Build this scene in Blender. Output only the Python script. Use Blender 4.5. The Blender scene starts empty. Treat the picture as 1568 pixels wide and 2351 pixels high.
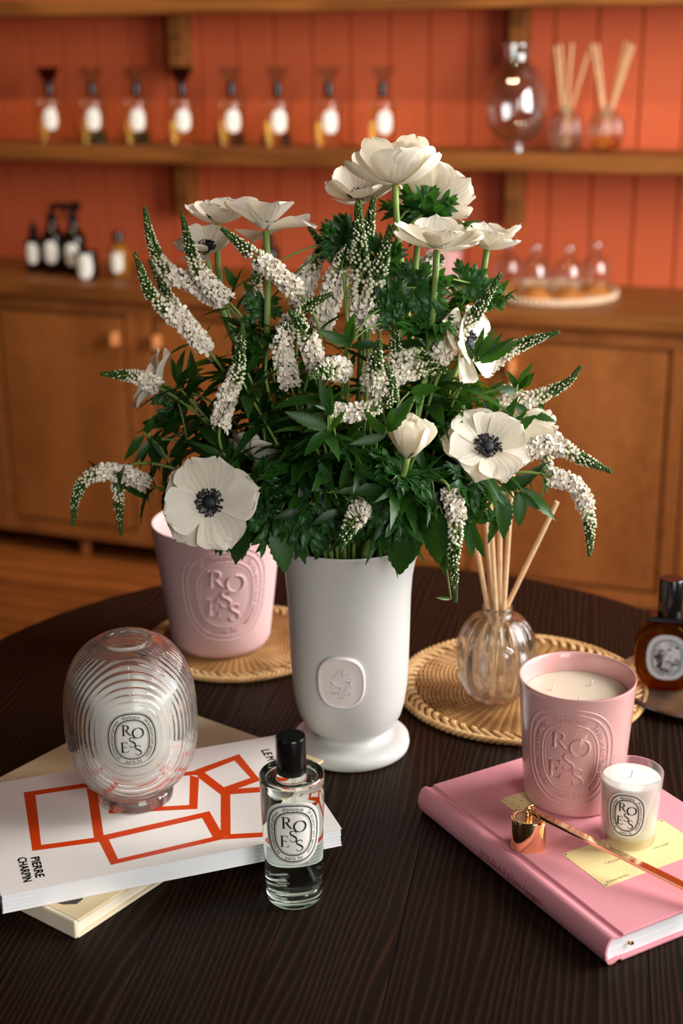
import bpy, math, random
from mathutils import Vector, Matrix, Quaternion

# ------------------------------------------------------------------ camera, world, lights
SC = bpy.context.scene
COL = SC.collection
W_PX, H_PX, F_PX = 1568, 2351, 50.0 / 36.0 * 2351
TILT, ROLL, CAM_Z = math.radians(18.6), 0.012, 1.44
FWD = Vector((0, math.cos(TILT), -math.sin(TILT)))
_U0 = Vector((0, math.sin(TILT), math.cos(TILT)))
_R0 = Vector((1, 0, 0))
CR = _R0 * math.cos(ROLL) - _U0 * math.sin(ROLL)
CU = _R0 * math.sin(ROLL) + _U0 * math.cos(ROLL)
CAM = Vector((0, 0, CAM_Z))

cd = bpy.data.cameras.new('camera')
cam = bpy.data.objects.new('camera', cd)
COL.objects.link(cam)
m3 = Matrix((CR, CU, -FWD)).transposed()
cam.matrix_world = Matrix.Translation(CAM) @ m3.to_4x4()
cd.sensor_fit = 'VERTICAL'
cd.sensor_height = 36.0
cd.sensor_width = 24.0
cd.lens = 50.0
cd.clip_start = 0.05
cd.dof.use_dof = True
cd.dof.focus_distance = 1.24
cd.dof.aperture_fstop = 4.3
SC.camera = cam

SC.view_settings.view_transform = 'Standard'
SC.view_settings.look = 'None'
SC.view_settings.gamma = 1.0
SC.view_settings.use_curve_mapping = False
SC.view_settings.exposure = 0.0
SC.cycles.use_denoising = True
SC.cycles.max_bounces = 14
SC.cycles.transmission_bounces = 14
SC.cycles.transparent_max_bounces = 16
SC.cycles.glossy_bounces = 6
SC.cycles.diffuse_bounces = 3
SC.cycles.blur_glossy = 0.3
SC.cycles.sample_clamp_indirect = 6.0

PHI = math.radians(21)
WD = Vector((math.cos(PHI), -math.sin(PHI), 0))      # along the back wall, to the right
WN = Vector((math.sin(PHI), math.cos(PHI), 0))       # towards the back wall
FLOOR_Z = 0.04

def Wp(s, d, z):
    return WD * s + WN * d + Vector((0, 0, z))

world = bpy.data.worlds.new('world')
SC.world = world
world.use_nodes = True
world.node_tree.nodes['Background'].inputs[0].default_value = (0.80, 0.88, 1.0, 1)
world.node_tree.nodes['Background'].inputs[1].default_value = 1.0

def area(name, loc, target, sx, sy, power, color):
    ld = bpy.data.lights.new(name, 'AREA')
    ld.shape = 'RECTANGLE'
    ld.size, ld.size_y = sx, sy
    ld.energy = power
    ld.color = color
    o = bpy.data.objects.new(name, ld)
    COL.objects.link(o)
    o.location = loc
    d = (Vector(target) - Vector(loc)).normalized()
    o.rotation_euler = d.to_track_quat('-Z', 'Y').to_euler()
    return o

# daylight entering by the two windows of the right wall and one of the front wall
RIGHT_S = 1.05
FRONT_D = -2.0
area('window_daylight', Wp(RIGHT_S + 0.12, 2.0, 1.75), Wp(-1, 2.0, 1.40), 1.5, 1.7, 135, (1.0, 0.975, 0.945))
area('window_daylight', Wp(RIGHT_S + 0.12, -0.6, 1.75), Wp(-1, -0.4, 1.40), 1.3, 1.7, 58, (1.0, 0.96, 0.91))
area('window_daylight', Wp(-1.7, FRONT_D - 0.12, 1.75), Wp(-1.5, 2, 1.2), 1.0, 1.6, 1.2, (0.93, 0.96, 1.0))

# warm shop spotlights on the ceiling, aimed at the shelves
for s_ in (-2.35, -1.55, -.75):
    ld = bpy.data.lights.new('ceiling_spot', 'SPOT')
    ld.energy, ld.color = 30, (1.0, 0.80, 0.52)
    ld.shadow_soft_size, ld.spot_size, ld.spot_blend = 0.05, math.radians(70), 0.6
    o_ = bpy.data.objects.new('ceiling_spot', ld)
    COL.objects.link(o_)
    o_.location = Wp(s_, 2.35, 2.7)
    o_.rotation_euler = (Wp(s_, 3.55, 1.15) - Wp(s_, 2.35, 2.7)).to_track_quat('-Z', 'Y').to_euler()

# ------------------------------------------------------------------ helpers
def lin(c):
    c = c / 255.0
    return c / 12.92 if c <= 0.04045 else ((c + 0.055) / 1.055) ** 2.4

def rgb(r, g, b):
    return (lin(r), lin(g), lin(b), 1.0)

def at(u, v, y):
    """world point seen at picture point (u, v) at distance y into the room"""
    d = FWD + CR * ((u - W_PX / 2) / F_PX) - CU * ((v - H_PX / 2) / F_PX)
    return CAM + d * (y / d.y)

class MB:
    def __init__(self):
        self.v, self.f, self.m, self.uv = [], [], [], None
    def add(self, verts, faces, mi=0):
        b = len(self.v)
        self.v.extend(verts)
        for f in faces:
            self.f.append(tuple(i + b for i in f))
            self.m.append(mi)
        return b
    def mesh(self, name, mats, smooth=True):
        me = bpy.data.meshes.new(name)
        me.from_pydata([tuple(p) for p in self.v], [], self.f)
        if not isinstance(mats, (list, tuple)):
            mats = [mats]
        for k in mats:
            me.materials.append(k)
        if len(mats) > 1:
            me.polygons.foreach_set('material_index', self.m)
        me.polygons.foreach_set('use_smooth', [smooth] * len(me.polygons))
        if self.uv:
            lay = me.uv_layers.new(name='UVMap')
            for l in me.loops:
                lay.data[l.index].uv = self.uv[l.vertex_index]
        me.update()
        return me

def tag(o, label=None, cat=None, group=None, kind=None):
    if label: o['label'] = label
    if cat: o['category'] = cat
    if group: o['group'] = group
    if kind: o['kind'] = kind
    return o

def thing(name, loc, label, cat, group=None, rz=0.0):
    o = bpy.data.objects.new(name, None)
    COL.objects.link(o)
    o.location = loc
    o.rotation_euler = (0, 0, rz)
    o.empty_display_size = 0.05
    return tag(o, label, cat, group)

def ob(name, me, parent=None, loc=(0, 0, 0), kind=None):
    o = bpy.data.objects.new(name, me)
    COL.objects.link(o)
    o.location = loc
    if parent is not None:
        o.parent = parent
    if kind: o['kind'] = kind
    return o

def bevel(o, w, seg=2, ang=0.6):
    md = o.modifiers.new('bevel', 'BEVEL')
    md.width = w
    md.segments = seg
    md.limit_method = 'ANGLE'
    md.angle_limit = ang
    return o

def autosmooth(me, ang=0.7):
    try:
        me.set_sharp_from_angle(angle=ang)
    except Exception:
        pass
    return me

BOXF = [(0, 3, 2, 1), (4, 5, 6, 7), (0, 1, 5, 4), (1, 2, 6, 5), (2, 3, 7, 6), (3, 0, 4, 7)]
def box(mb, x0, x1, y0, y1, z0, z1, mi=0, xf=None):
    vs = [Vector(p) for p in ((x0, y0, z0), (x1, y0, z0), (x1, y1, z0), (x0, y1, z0), (x0, y0, z1), (x1, y0, z1), (x1, y1, z1), (x0, y1, z1))]
    if xf: vs = [xf(p) for p in vs]
    mb.add(vs, BOXF, mi)

def lathe(mb, prof, n=48, fn=None, mi=0, cx=0, cy=0):
    """prof: list of (r, z); closed at the axis when r == 0"""
    rings = []
    for r, z in prof:
        if r < 1e-7:
            mb.v.append(Vector((cx, cy, z)))
            rings.append([len(mb.v) - 1])
        else:
            idx = []
            for k in range(n):
                a = 2 * math.pi * k / n
                rr, zz = fn(r, z, a) if fn else (r, z)
                mb.v.append(Vector((cx + rr * math.cos(a), cy + rr * math.sin(a), zz)))
                idx.append(len(mb.v) - 1)
            rings.append(idx)
    for A, B in zip(rings, rings[1:]):
        for k in range(n):
            j = (k + 1) % n
            if len(A) == 1 and len(B) == 1: continue
            if len(A) == 1: f = (A[0], B[j], B[k])
            elif len(B) == 1: f = (A[k], A[j], B[0])
            else: f = (A[k], A[j], B[j], B[k])
            mb.f.append(f)
            mb.m.append(mi)

def lathe_me(name, prof, mat, n=48, fn=None, smooth=True, sharp=0.6):
    mb = MB()
    lathe(mb, prof, n, fn)
    return autosmooth(mb.mesh(name, mat, smooth), sharp)

def crom(pts, n):
    """Catmull-Rom through pts, n points in all"""
    P = [Vector(p) for p in pts]
    if len(P) == 2:
        return [P[0].lerp(P[1], i / (n - 1)) for i in range(n)]
    P = [P[0] * 2 - P[1]] + P + [P[-1] * 2 - P[-2]]
    m = len(P) - 3
    out = []
    for i in range(n):
        x = m * i / (n - 1)
        k = min(int(x), m - 1)
        t = x - k
        a, b, c, d = P[k:k + 4]
        out.append(0.5 * ((2 * b) + (c - a) * t + (2 * a - 5 * b + 4 * c - d) * t * t + (3 * b - a - 3 * c + d) * t ** 3))
    return out

def frames(P):
    T = []
    for i in range(len(P)):
        d = P[min(i + 1, len(P) - 1)] - P[max(i - 1, 0)]
        T.append(d.normalized() if d.length > 1e-9 else Vector((0, 0, 1)))
    n = T[0].orthogonal().normalized()
    out = []
    for t in T:
        n = (n - t * n.dot(t))
        n = n.normalized() if n.length > 1e-6 else t.orthogonal().normalized()
        out.append((t, n, t.cross(n)))
    return out

def tube(mb, P, rad, n=6, mi=0, caps=True, flat=1.0):
    P = [Vector(p) for p in P]
    F = frames(P)
    if not callable(rad):
        r0 = rad
        rad = lambda t: r0
    b = len(mb.v)
    L = len(P)
    for i, p in enumerate(P):
        r = rad(i / (L - 1))
        _, a, c = F[i]
        for k in range(n):
            w = 2 * math.pi * k / n
            mb.v.append(p + a * (math.cos(w) * r) + c * (math.sin(w) * r * flat))
    for i in range(L - 1):
        for k in range(n):
            j = (k + 1) % n
            mb.f.append((b + i * n + k, b + i * n + j, b + (i + 1) * n + j, b + (i + 1) * n + k))
            mb.m.append(mi)
    if caps:
        mb.f.append(tuple(b + k for k in reversed(range(n)))); mb.m.append(mi)
        mb.f.append(tuple(b + (L - 1) * n + k for k in range(n))); mb.m.append(mi)

# ------------------------------------------------------------------ materials
def new_mat(name):
    m = bpy.data.materials.new(name)
    m.use_nodes = True
    nt = m.node_tree
    return m, nt, nt.nodes['Principled BSDF'], nt.nodes['Material Output']

def nd(nt, typ, **kw):
    n = nt.nodes.new(typ)
    for k, v in kw.items():
        setattr(n, k, v)
    return n

def pbr(name, col, rough=0.5, metal=0.0, spec=0.5, coat=0.0, coat_rough=0.05, sss=0.0, sss_r=(0.01, 0.006, 0.004), noise=None, bump=None, sheen=0.0):
    m, nt, p, out = new_mat(name)
    p.inputs['Base Color'].default_value = col
    p.inputs['Roughness'].default_value = rough
    p.inputs['Metallic'].default_value = metal
    p.inputs['Specular IOR Level'].default_value = spec
    p.inputs['Coat Weight'].default_value = coat
    p.inputs['Coat Roughness'].default_value = coat_rough
    if sheen: p.inputs['Sheen Weight'].default_value = sheen
    if sss:
        p.inputs['Subsurface Weight'].default_value = sss
        p.inputs['Subsurface Radius'].default_value = sss_r
        p.inputs['Subsurface Scale'].default_value = 1.0
    tc = nd(nt, 'ShaderNodeTexCoord')
    if noise:
        sc, amt, col2 = noise
        nz = nd(nt, 'ShaderNodeTexNoise')
        nz.inputs['Scale'].default_value = sc
        nz.inputs['Detail'].default_value = 4
        nt.links.new(tc.outputs['Object'], nz.inputs['Vector'])
        mx = nd(nt, 'ShaderNodeMix', data_type='RGBA')
        mx.inputs[6].default_value = col
        mx.inputs[7].default_value = col2
        mr = nd(nt, 'ShaderNodeMapRange')
        mr.inputs[1].default_value, mr.inputs[2].default_value = 0.35, 0.65
        mr.inputs[4].default_value = amt
        nt.links.new(nz.outputs['Fac'], mr.inputs[0])
        nt.links.new(mr.outputs[0], mx.inputs[0])
        nt.links.new(mx.outputs[2], p.inputs['Base Color'])
    if bump:
        sc, st = bump
        nz = nd(nt, 'ShaderNodeTexNoise')
        nz.inputs['Scale'].default_value = sc
        nz.inputs['Detail'].default_value = 3
        nt.links.new(tc.outputs['Object'], nz.inputs['Vector'])
        bp = nd(nt, 'ShaderNodeBump')
        bp.inputs['Strength'].default_value = st
        bp.inputs['Distance'].default_value = 0.001
        nt.links.new(nz.outputs['Fac'], bp.inputs['Height'])
        nt.links.new(bp.outputs['Normal'], p.inputs['Normal'])
    return m

def wood(name, stops, freq, stretch=(1.0, 10.0), warp=25.0, rough=0.45, spec=0.4, bump=0.15, fine=0.35, axis='X', vary=0.25, sharp=1.0, broad=2.0):
    """grain along local X (or Y, Z); stops: list of (pos, colour)"""
    m, nt, p, out = new_mat(name)
    L = nt.links.new
    tc = nd(nt, 'ShaderNodeTexCoord')
    oi = nd(nt, 'ShaderNodeObjectInfo')
    mul = nd(nt, 'ShaderNodeVectorMath', operation='MULTIPLY_ADD')
    cmb = nd(nt, 'ShaderNodeCombineXYZ')
    for i in range(3): L(oi.outputs['Random'], cmb.inputs[i])
    mul.inputs[1].default_value = (7.3, 11.9, 5.1)
    L(cmb.outputs[0], mul.inputs[0])
    L(tc.outputs['Object'], mul.inputs[2])
    mp = nd(nt, 'ShaderNodeMapping')
    a, b = stretch
    mp.inputs['Scale'].default_value = {'X': (a, b, b), 'Y': (b, a, b), 'Z': (b, b, a)}[axis]
    L(mul.outputs[0], mp.inputs['Vector'])
    n1 = nd(nt, 'ShaderNodeTexNoise')
    n1.inputs['Scale'].default_value = broad
    n1.inputs['Detail'].default_value = 2.0
    L(mp.outputs[0], n1.inputs['Vector'])
    sx = nd(nt, 'ShaderNodeSeparateXYZ')
    L(mul.outputs[0], sx.inputs[0])
    m1 = nd(nt, 'ShaderNodeMath', operation='MULTIPLY')
    L(sx.outputs[{'X': 1, 'Y': 0, 'Z': 0}[axis]], m1.inputs[0])
    m1.inputs[1].default_value = freq
    m2 = nd(nt, 'ShaderNodeMath', operation='MULTIPLY_ADD')
    L(n1.outputs['Fac'], m2.inputs[0])
    m2.inputs[1].default_value = warp
    L(m1.outputs[0], m2.inputs[2])
    sn = nd(nt, 'ShaderNodeMath', operation='SINE')
    L(m2.outputs[0], sn.inputs[0])
    h = nd(nt, 'ShaderNodeMath', operation='MULTIPLY_ADD')
    h.inputs[1].default_value, h.inputs[2].default_value = 0.5, 0.5
    L(sn.outputs[0], h.inputs[0])
    pw = nd(nt, 'ShaderNodeMath', operation='POWER')
    pw.inputs[1].default_value = sharp
    L(h.outputs[0], pw.inputs[0])
    n2 = nd(nt, 'ShaderNodeTexNoise')
    n2.inputs['Scale'].default_value = broad * 14
    n2.inputs['Detail'].default_value = 5
    L(mp.outputs[0], n2.inputs['Vector'])
    mx = nd(nt, 'ShaderNodeMix', data_type='FLOAT')
    mx.inputs[0].default_value = fine
    L(pw.outputs[0], mx.inputs[2])
    L(n2.outputs['Fac'], mx.inputs[3])
    cr = nd(nt, 'ShaderNodeValToRGB')
    el = cr.color_ramp.elements
    el[0].position, el[0].color = stops[0]
    el[1].position, el[1].color = stops[-1]
    for q, c in stops[1:-1]:
        e = el.new(q); e.color = c
    L(mx.outputs[0], cr.inputs[0])
    hv = nd(nt, 'ShaderNodeHueSaturation')
    mr = nd(nt, 'ShaderNodeMapRange')
    mr.inputs[3].default_value, mr.inputs[4].default_value = 1 - vary, 1 + vary
    L(oi.outputs['Random'], mr.inputs[0])
    L(mr.outputs[0], hv.inputs['Value'])
    L(cr.outputs[0], hv.inputs['Color'])
    L(hv.outputs[0], p.inputs['Base Color'])
    p.inputs['Roughness'].default_value = rough
    p.inputs['Specular IOR Level'].default_value = spec
    if bump:
        bp = nd(nt, 'ShaderNodeBump')
        bp.inputs['Strength'].default_value = bump
        bp.inputs['Distance'].default_value = 0.001
        L(mx.outputs[0], bp.inputs['Height'])
        L(bp.outputs['Normal'], p.inputs['Normal'])
    return m

def glass(name, col=(1, 1, 1, 1), ior=1.5, clear=0.25, rough=0.0):
    m, nt, p, out = new_mat(name)
    nt.nodes.remove(p)
    g = nd(nt, 'ShaderNodeBsdfGlass')
    g.inputs['Color'].default_value = col
    g.inputs['IOR'].default_value = ior
    g.inputs['Roughness'].default_value = rough
    if clear > 0:
        t = nd(nt, 'ShaderNodeBsdfTransparent')
        t.inputs['Color'].default_value = col
        mx = nd(nt, 'ShaderNodeMixShader')
        mx.inputs[0].default_value = clear
        nt.links.new(g.outputs[0], mx.inputs[1])
        nt.links.new(t.outputs[0], mx.inputs[2])
        nt.links.new(mx.outputs[0], out.inputs[0])
    else:
        nt.links.new(g.outputs[0], out.inputs[0])
    return m

def thin_glass(name, col=(0.97, 0.98, 0.98, 1), ior=1.5, gain=1.0):
    m, nt, p, out = new_mat(name)
    nt.nodes.remove(p)
    t = nd(nt, 'ShaderNodeBsdfTransparent')
    t.inputs['Color'].default_value = col
    g = nd(nt, 'ShaderNodeBsdfGlossy')
    g.inputs['Roughness'].default_value = 0.02
    fr = nd(nt, 'ShaderNodeFresnel')
    # the same reflection from either face of the thin sheet
    ge = nd(nt, 'ShaderNodeNewGeometry')
    ir = nd(nt, 'ShaderNodeMapRange')
    ir.inputs[3].default_value, ir.inputs[4].default_value = ior, 1.0 / ior
    nt.links.new(ge.outputs['Backfacing'], ir.inputs[0])
    nt.links.new(ir.outputs[0], fr.inputs['IOR'])
    ml = nd(nt, 'ShaderNodeMath', operation='MULTIPLY', use_clamp=True)
    ml.inputs[1].default_value = gain
    mx = nd(nt, 'ShaderNodeMixShader')
    nt.links.new(fr.outputs[0], ml.inputs[0])
    nt.links.new(ml.outputs[0], mx.inputs[0])
    nt.links.new(t.outputs[0], mx.inputs[1])
    nt.links.new(g.outputs[0], mx.inputs[2])
    nt.links.new(mx.outputs[0], out.inputs[0])
    return m

def leafy(name, col, col2, trans, rough=0.42, veins=0.0, spec=0.45, tmix=0.35, nscale=30):
    """thin plant tissue: principled on top, light passing through; UV x across, y along"""
    m, nt, p, out = new_mat(name)
    L = nt.links.new
    tc = nd(nt, 'ShaderNodeTexCoord')
    oi = nd(nt, 'ShaderNodeObjectInfo')
    nz = nd(nt, 'ShaderNodeTexNoise')
    nz.inputs['Scale'].default_value = nscale
    L(tc.outputs['Object'], nz.inputs['Vector'])
    ad = nd(nt, 'ShaderNodeMath', operation='MULTIPLY_ADD')
    ad.inputs[1].default_value = 0.7
    L(oi.outputs['Random'], ad.inputs[0])
    sc = nd(nt, 'ShaderNodeMath', operation='MULTIPLY')
    sc.inputs[1].default_value = 0.5
    L(nz.outputs['Fac'], sc.inputs[0])
    L(sc.outputs[0], ad.inputs[2])
    mx = nd(nt, 'ShaderNodeMix', data_type='RGBA')
    mx.inputs[6].default_value, mx.inputs[7].default_value = col, col2
    L(ad.outputs[0], mx.inputs[0])
    last = mx.outputs[2]
    bp = None
    if veins:
        sx = nd(nt, 'ShaderNodeSeparateXYZ')
        L(tc.outputs['UV'], sx.inputs[0])
        ab = nd(nt, 'ShaderNodeMath', operation='MULTIPLY')
        L(sx.outputs[0], ab.inputs[0])
        ab.inputs[1].default_value = 46.0
        n3 = nd(nt, 'ShaderNodeTexNoise')
        n3.inputs['Scale'].default_value = 5.0
        L(tc.outputs['UV'], n3.inputs['Vector'])
        a2 = nd(nt, 'ShaderNodeMath', operation='MULTIPLY_ADD')
        a2.inputs[1].default_value = 9.0
        L(n3.outputs['Fac'], a2.inputs[0])
        L(ab.outputs[0], a2.inputs[2])
        si = nd(nt, 'ShaderNodeMath', operation='SINE')
        L(a2.outputs[0], si.inputs[0])
        bp = nd(nt, 'ShaderNodeBump')
        bp.inputs['Strength'].default_value = veins
        bp.inputs['Distance'].default_value = 0.0006
        L(si.outputs[0], bp.inputs['Height'])
    L(last, p.inputs['Base Color'])
    p.inputs['Roughness'].default_value = rough
    p.inputs['Specular IOR Level'].default_value = spec
    tr = nd(nt, 'ShaderNodeBsdfTranslucent')
    tr.inputs['Color'].default_value = trans
    if bp:
        L(bp.outputs['Normal'], p.inputs['Normal'])
    ms = nd(nt, 'ShaderNodeMixShader')
    ms.inputs[0].default_value = tmix
    L(p.outputs[0], ms.inputs[1])
    L(tr.outputs[0], ms.inputs[2])
    L(ms.outputs[0], out.inputs[0])
    return m

M = {}
M['table'] = wood('dark_stained_pine', [(0.0, (0.0072, 0.0033, 0.0017, 1)), (0.55, (0.0095, 0.0044, 0.0023, 1)), (0.82, (0.022, 0.0092, 0.0040, 1)), (1.0, (0.050, 0.021, 0.008, 1))],
                  950, (0.9, 7.0), 70, rough=0.48, spec=0.10, bump=0.35, fine=0.30, vary=0.10, sharp=1.6, broad=1.6)
M['table_edge'] = pbr('dark_stained_edge', (0.011, 0.0055, 0.0035, 1), 0.4, spec=0.35)
M['cabinet'] = wood('oiled_birch', [(0.0, rgb(112, 62, 26)), (0.5, rgb(150, 88, 40)), (1.0, rgb(176, 108, 54))], 24, (1.0, 2.2), 9, rough=0.5, spec=0.3, bump=0.03, fine=0.72, axis='Z', vary=0.04, broad=2.2)
M['shelf'] = wood('brown_oak', [(0.0, rgb(104, 58, 22)), (1.0, rgb(160, 98, 44))], 220, (0.8, 8.0), 20, rough=0.5, spec=0.3, bump=0.1, vary=0.08)
M['floor'] = wood('floor_pine', [(0.0, rgb(104, 52, 18)), (0.6, rgb(150, 82, 34)), (1.0, rgb(176, 104, 50))], 120, (0.8, 6.0), 20, rough=0.42, spec=0.35, bump=0.1, vary=0.16)
M['paint'] = pbr('orange_paint', rgb(214, 102, 62), 0.45, spec=0.4, noise=(3.0, 0.5, rgb(204, 92, 54)))
M['gap'] = pbr('dark_gap', (0.01, 0.004, 0.002, 1), 0.8)
M['plaster'] = pbr('brown_plaster', rgb(58, 48, 42), 0.8, spec=0.2)
M['trim'] = pbr('window_paint', rgb(200, 190, 178), 0.5)
M['pane'] = thin_glass('window_pane')
M['white_stone'] = pbr('white_alabaster', rgb(196, 194, 190), 0.34, spec=0.4, sss=0.10, noise=(14, 0.35, rgb(189, 187, 183)))
M['pink_matte'] = pbr('matte_pink_ceramic', rgb(214, 174, 172), 0.62, spec=0.3)
M['pink_gloss'] = pbr('glazed_pink_ceramic', rgb(216, 164, 160), 0.32, spec=0.5, coat=0.7, coat_rough=0.06)
M['pink_inside'] = pbr('pink_glaze_inside', rgb(222, 174, 170), 0.35, coat=0.4)
M['wax'] = pbr('cream_wax', rgb(228, 214, 192), 0.38, sss=0.3, spec=0.4)
M['wax_white'] = pbr('white_wax', rgb(245, 240, 230), 0.38, sss=0.3, spec=0.4)
M['wick'] = pbr('wick', rgb(240, 235, 220), 0.8)
M['black'] = pbr('black_cap', (0.004, 0.004, 0.004, 1), 0.22, spec=0.5)
M['ink'] = pbr('black_ink', (0.008, 0.008, 0.008, 1), 0.6, spec=0.2)
M['paper'] = pbr('white_paper', rgb(238, 234, 230), 0.6, spec=0.2)
M['label'] = pbr('label_paper', rgb(248, 243, 234), 0.5, spec=0.3)
M['gold'] = pbr('rose_gold', (1.0, 0.69, 0.38, 1), 0.10, metal=1.0, noise=(900, 0.0, (1, .6, .3, 1)))
M['rattan'] = pbr('rattan', rgb(216, 174, 120), 0.6, spec=0.3, noise=(60, 0.9, rgb(184, 136, 82)))
M['rattan_fine'] = pbr('rattan_fine', rgb(200, 152, 96), 0.62, spec=0.3, noise=(25, 1.0, rgb(158, 110, 62)))
M['reed'] = pbr('reed', rgb(228, 190, 146), 0.6, spec=0.25, noise=(120, 0.6, rgb(206, 164, 116)))
M['book_white'] = pbr('white_cover', rgb(236, 228, 222), 0.28, spec=0.5)
M['book_orange'] = pbr('orange_ink', rgb(206, 62, 14), 0.28, spec=0.4)
M['pages'] = pbr('page_block', rgb(240, 240, 242), 0.7, spec=0.2)
M['cream_cover'] = pbr('cream_cover', rgb(220, 198, 158), 0.35, spec=0.4, noise=(9, 0.8, rgb(206, 182, 136)))
M['cream_board'] = pbr('cream_board', rgb(236, 220, 192), 0.4, spec=0.35)
M['cream_pages'] = pbr('cream_pages', rgb(238, 226, 204), 0.7)
M['print_brown'] = pbr('dark_print', (0.02, 0.009, 0.006, 1), 0.35)
M['plate'] = pbr('pale_yellow_plate', rgb(236, 216, 156), 0.35, spec=0.5)
M['seed'] = pbr('floret_white', rgb(250, 241, 224), 0.6, spec=0.25)
M['bud'] = pbr('bud_cream', rgb(226, 222, 192), 0.5, spec=0.3)
M['bud_green'] = pbr('bud_green', rgb(74, 104, 46), 0.5, spec=0.3, noise=(300, 0.9, rgb(48, 76, 30)))
M['stem'] = pbr('green_stem', rgb(136, 158, 82), 0.45, spec=0.35, noise=(20, 0.8, rgb(96, 124, 54)))
M['anther'] = pbr('black_anther', (0.009, 0.010, 0.018, 1), 0.6)
M['pistil'] = pbr('black_pistil', (0.006, 0.009, 0.012, 1), 0.55, bump=(900, 0.6))
M['petal'] = leafy('anemone_petal', rgb(246, 240, 228), rgb(242, 232, 214), rgb(238, 226, 196), rough=0.55, veins=0.14, spec=0.2, tmix=0.35)
M['leaf'] = leafy('veronica_leaf', rgb(13, 40, 12), rgb(42, 86, 25), rgb(76, 128, 22), rough=0.38, spec=0.35, tmix=0.22, veins=0.05)
M['leaf_cut'] = leafy('anemone_leaf', rgb(18, 52, 17), rgb(46, 98, 34), rgb(76, 134, 28), rough=0.42, tmix=0.22, veins=0.05)
M['clear'] = glass('clear_glass', (0.998, 1, 0.998, 1), 1.47, 0.06)
M['bottle_glass'] = glass('bottle_glass', (0.97, 1, 0.985, 1), 1.47, 0.0)
M['liquid'] = glass('perfume_liquid', (0.985, 1.0, 0.97, 1), 0.92, 0.0)
M['diffuser_glass'] = glass('diffuser_glass', (0.99, 1, 1, 1), 1.5, 0.15)
M['diffuser_liquid'] = glass('diffuser_liquid', (1, 0.99, 0.96, 1), 1.33, 0.3)
M['amber_liquid'] = glass('amber_liquid', (1.0, 0.72, 0.36, 1), 1.33, 0.35)
M['gold_liquid'] = glass('pale_gold_liquid', (1.0, 0.90, 0.60, 1), 0.93, 0.1)
M['thin'] = thin_glass('thin_clear_glass', gain=3.6)
M['thin_candle'] = glass('candle_glass', (0.995, 1, 0.995, 1), 1.45, 0.55)
M['knob'] = pbr('pale_wood_knob', rgb(222, 146, 88), 0.45)
M['thin_amber'] = thin_glass('thin_amber_glass', (0.45, 0.20, 0.07, 1), gain=1.4)
M['amber_dark'] = glass('dark_amber_glass', (0.50, 0.28, 0.09, 1), 1.45, 0.25)
M['brown_bottle'] = pbr('dark_brown_bottle', (0.012, 0.004, 0.002, 1), 0.08, spec=0.5)
M['amber_bottle'] = pbr('amber_bottle', (0.30, 0.11, 0.012, 1), 0.08, spec=0.5)
M['silver_label'] = pbr('grey_label', rgb(190, 194, 198), 0.4, spec=0.4)
M['tube'] = thin_glass('dip_tube', (0.90, 0.92, 0.92, 1), gain=0.8)
M['tray_fibre'] = pbr('pale_woven_fibre', rgb(226, 196, 164), 0.7, noise=(80, 0.6, rgb(200, 168, 134)))
M['cork'] = pbr('amber_wood', rgb(196, 124, 50), 0.5)
M['dish'] = pbr('dark_agate', (0.035, 0.024, 0.02, 1), 0.12, spec=0.6, noise=(16, 1.0, (0.16, 0.09, 0.045, 1)))

def linen(name, col, col2, scale=2600):
    m, nt, p, out = new_mat(name)
    L = nt.links.new
    tc = nd(nt, 'ShaderNodeTexCoord')
    ws = []
    for ax in ('X', 'Y'):
        w = nd(nt, 'ShaderNodeTexWave', bands_direction=ax)
        w.inputs['Scale'].default_value = scale / 6.283
        w.inputs['Distortion'].default_value = 1.0
        w.inputs['Detail'].default_value = 1.0
        L(tc.outputs['Object'], w.inputs['Vector'])
        ws.append(w)
    mu = nd(nt, 'ShaderNodeMath', operation='MULTIPLY')
    L(ws[0].outputs['Fac'], mu.inputs[0]); L(ws[1].outputs['Fac'], mu.inputs[1])
    mx = nd(nt, 'ShaderNodeMix', data_type='RGBA')
    mx.inputs[6].default_value, mx.inputs[7].default_value = col2, col
    L(mu.outputs[0], mx.inputs[0])
    L(mx.outputs[2], p.inputs['Base Color'])
    bp = nd(nt, 'ShaderNodeBump')
    bp.inputs['Strength'].default_value = 0.3
    bp.inputs['Distance'].default_value = 0.0004
    L(mu.outputs[0], bp.inputs['Height'])
    L(bp.outputs['Normal'], p.inputs['Normal'])
    p.inputs['Roughness'].default_value = 0.75
    p.inputs['Specular IOR Level'].default_value = 0.2
    return m
M['linen'] = linen('pink_linen', rgb(234, 166, 173), rgb(218, 140, 149))
M['linen_dark'] = pbr('pressed_linen', rgb(168, 84, 92), 0.8, spec=0.1)

# ------------------------------------------------------------------ lettering
_txt = {}
def text_poly(s, depth=0.0):
    """outline of a word set one unit high: (verts, faces, width)"""
    key = (s, depth)
    if key in _txt: return _txt[key]
    cu = bpy.data.curves.new('lettering', 'FONT')
    cu.body = s
    cu.size = 1.0
    cu.resolution_u = 3
    cu.extrude = depth
    o = bpy.data.objects.new('lettering', cu)
    COL.objects.link(o)
    dg = bpy.context.evaluated_depsgraph_get()
    me = bpy.data.meshes.new_from_object(o.evaluated_get(dg))
    vs = [v.co.copy() for v in me.vertices]
    fs = [tuple(p.vertices) for p in me.polygons]
    bpy.data.objects.remove(o)
    bpy.data.curves.remove(cu)
    bpy.data.meshes.remove(me)
    w = (max(v.x for v in vs) if vs else 0.0)
    _txt[key] = (vs, fs, w)
    return _txt[key]

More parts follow.
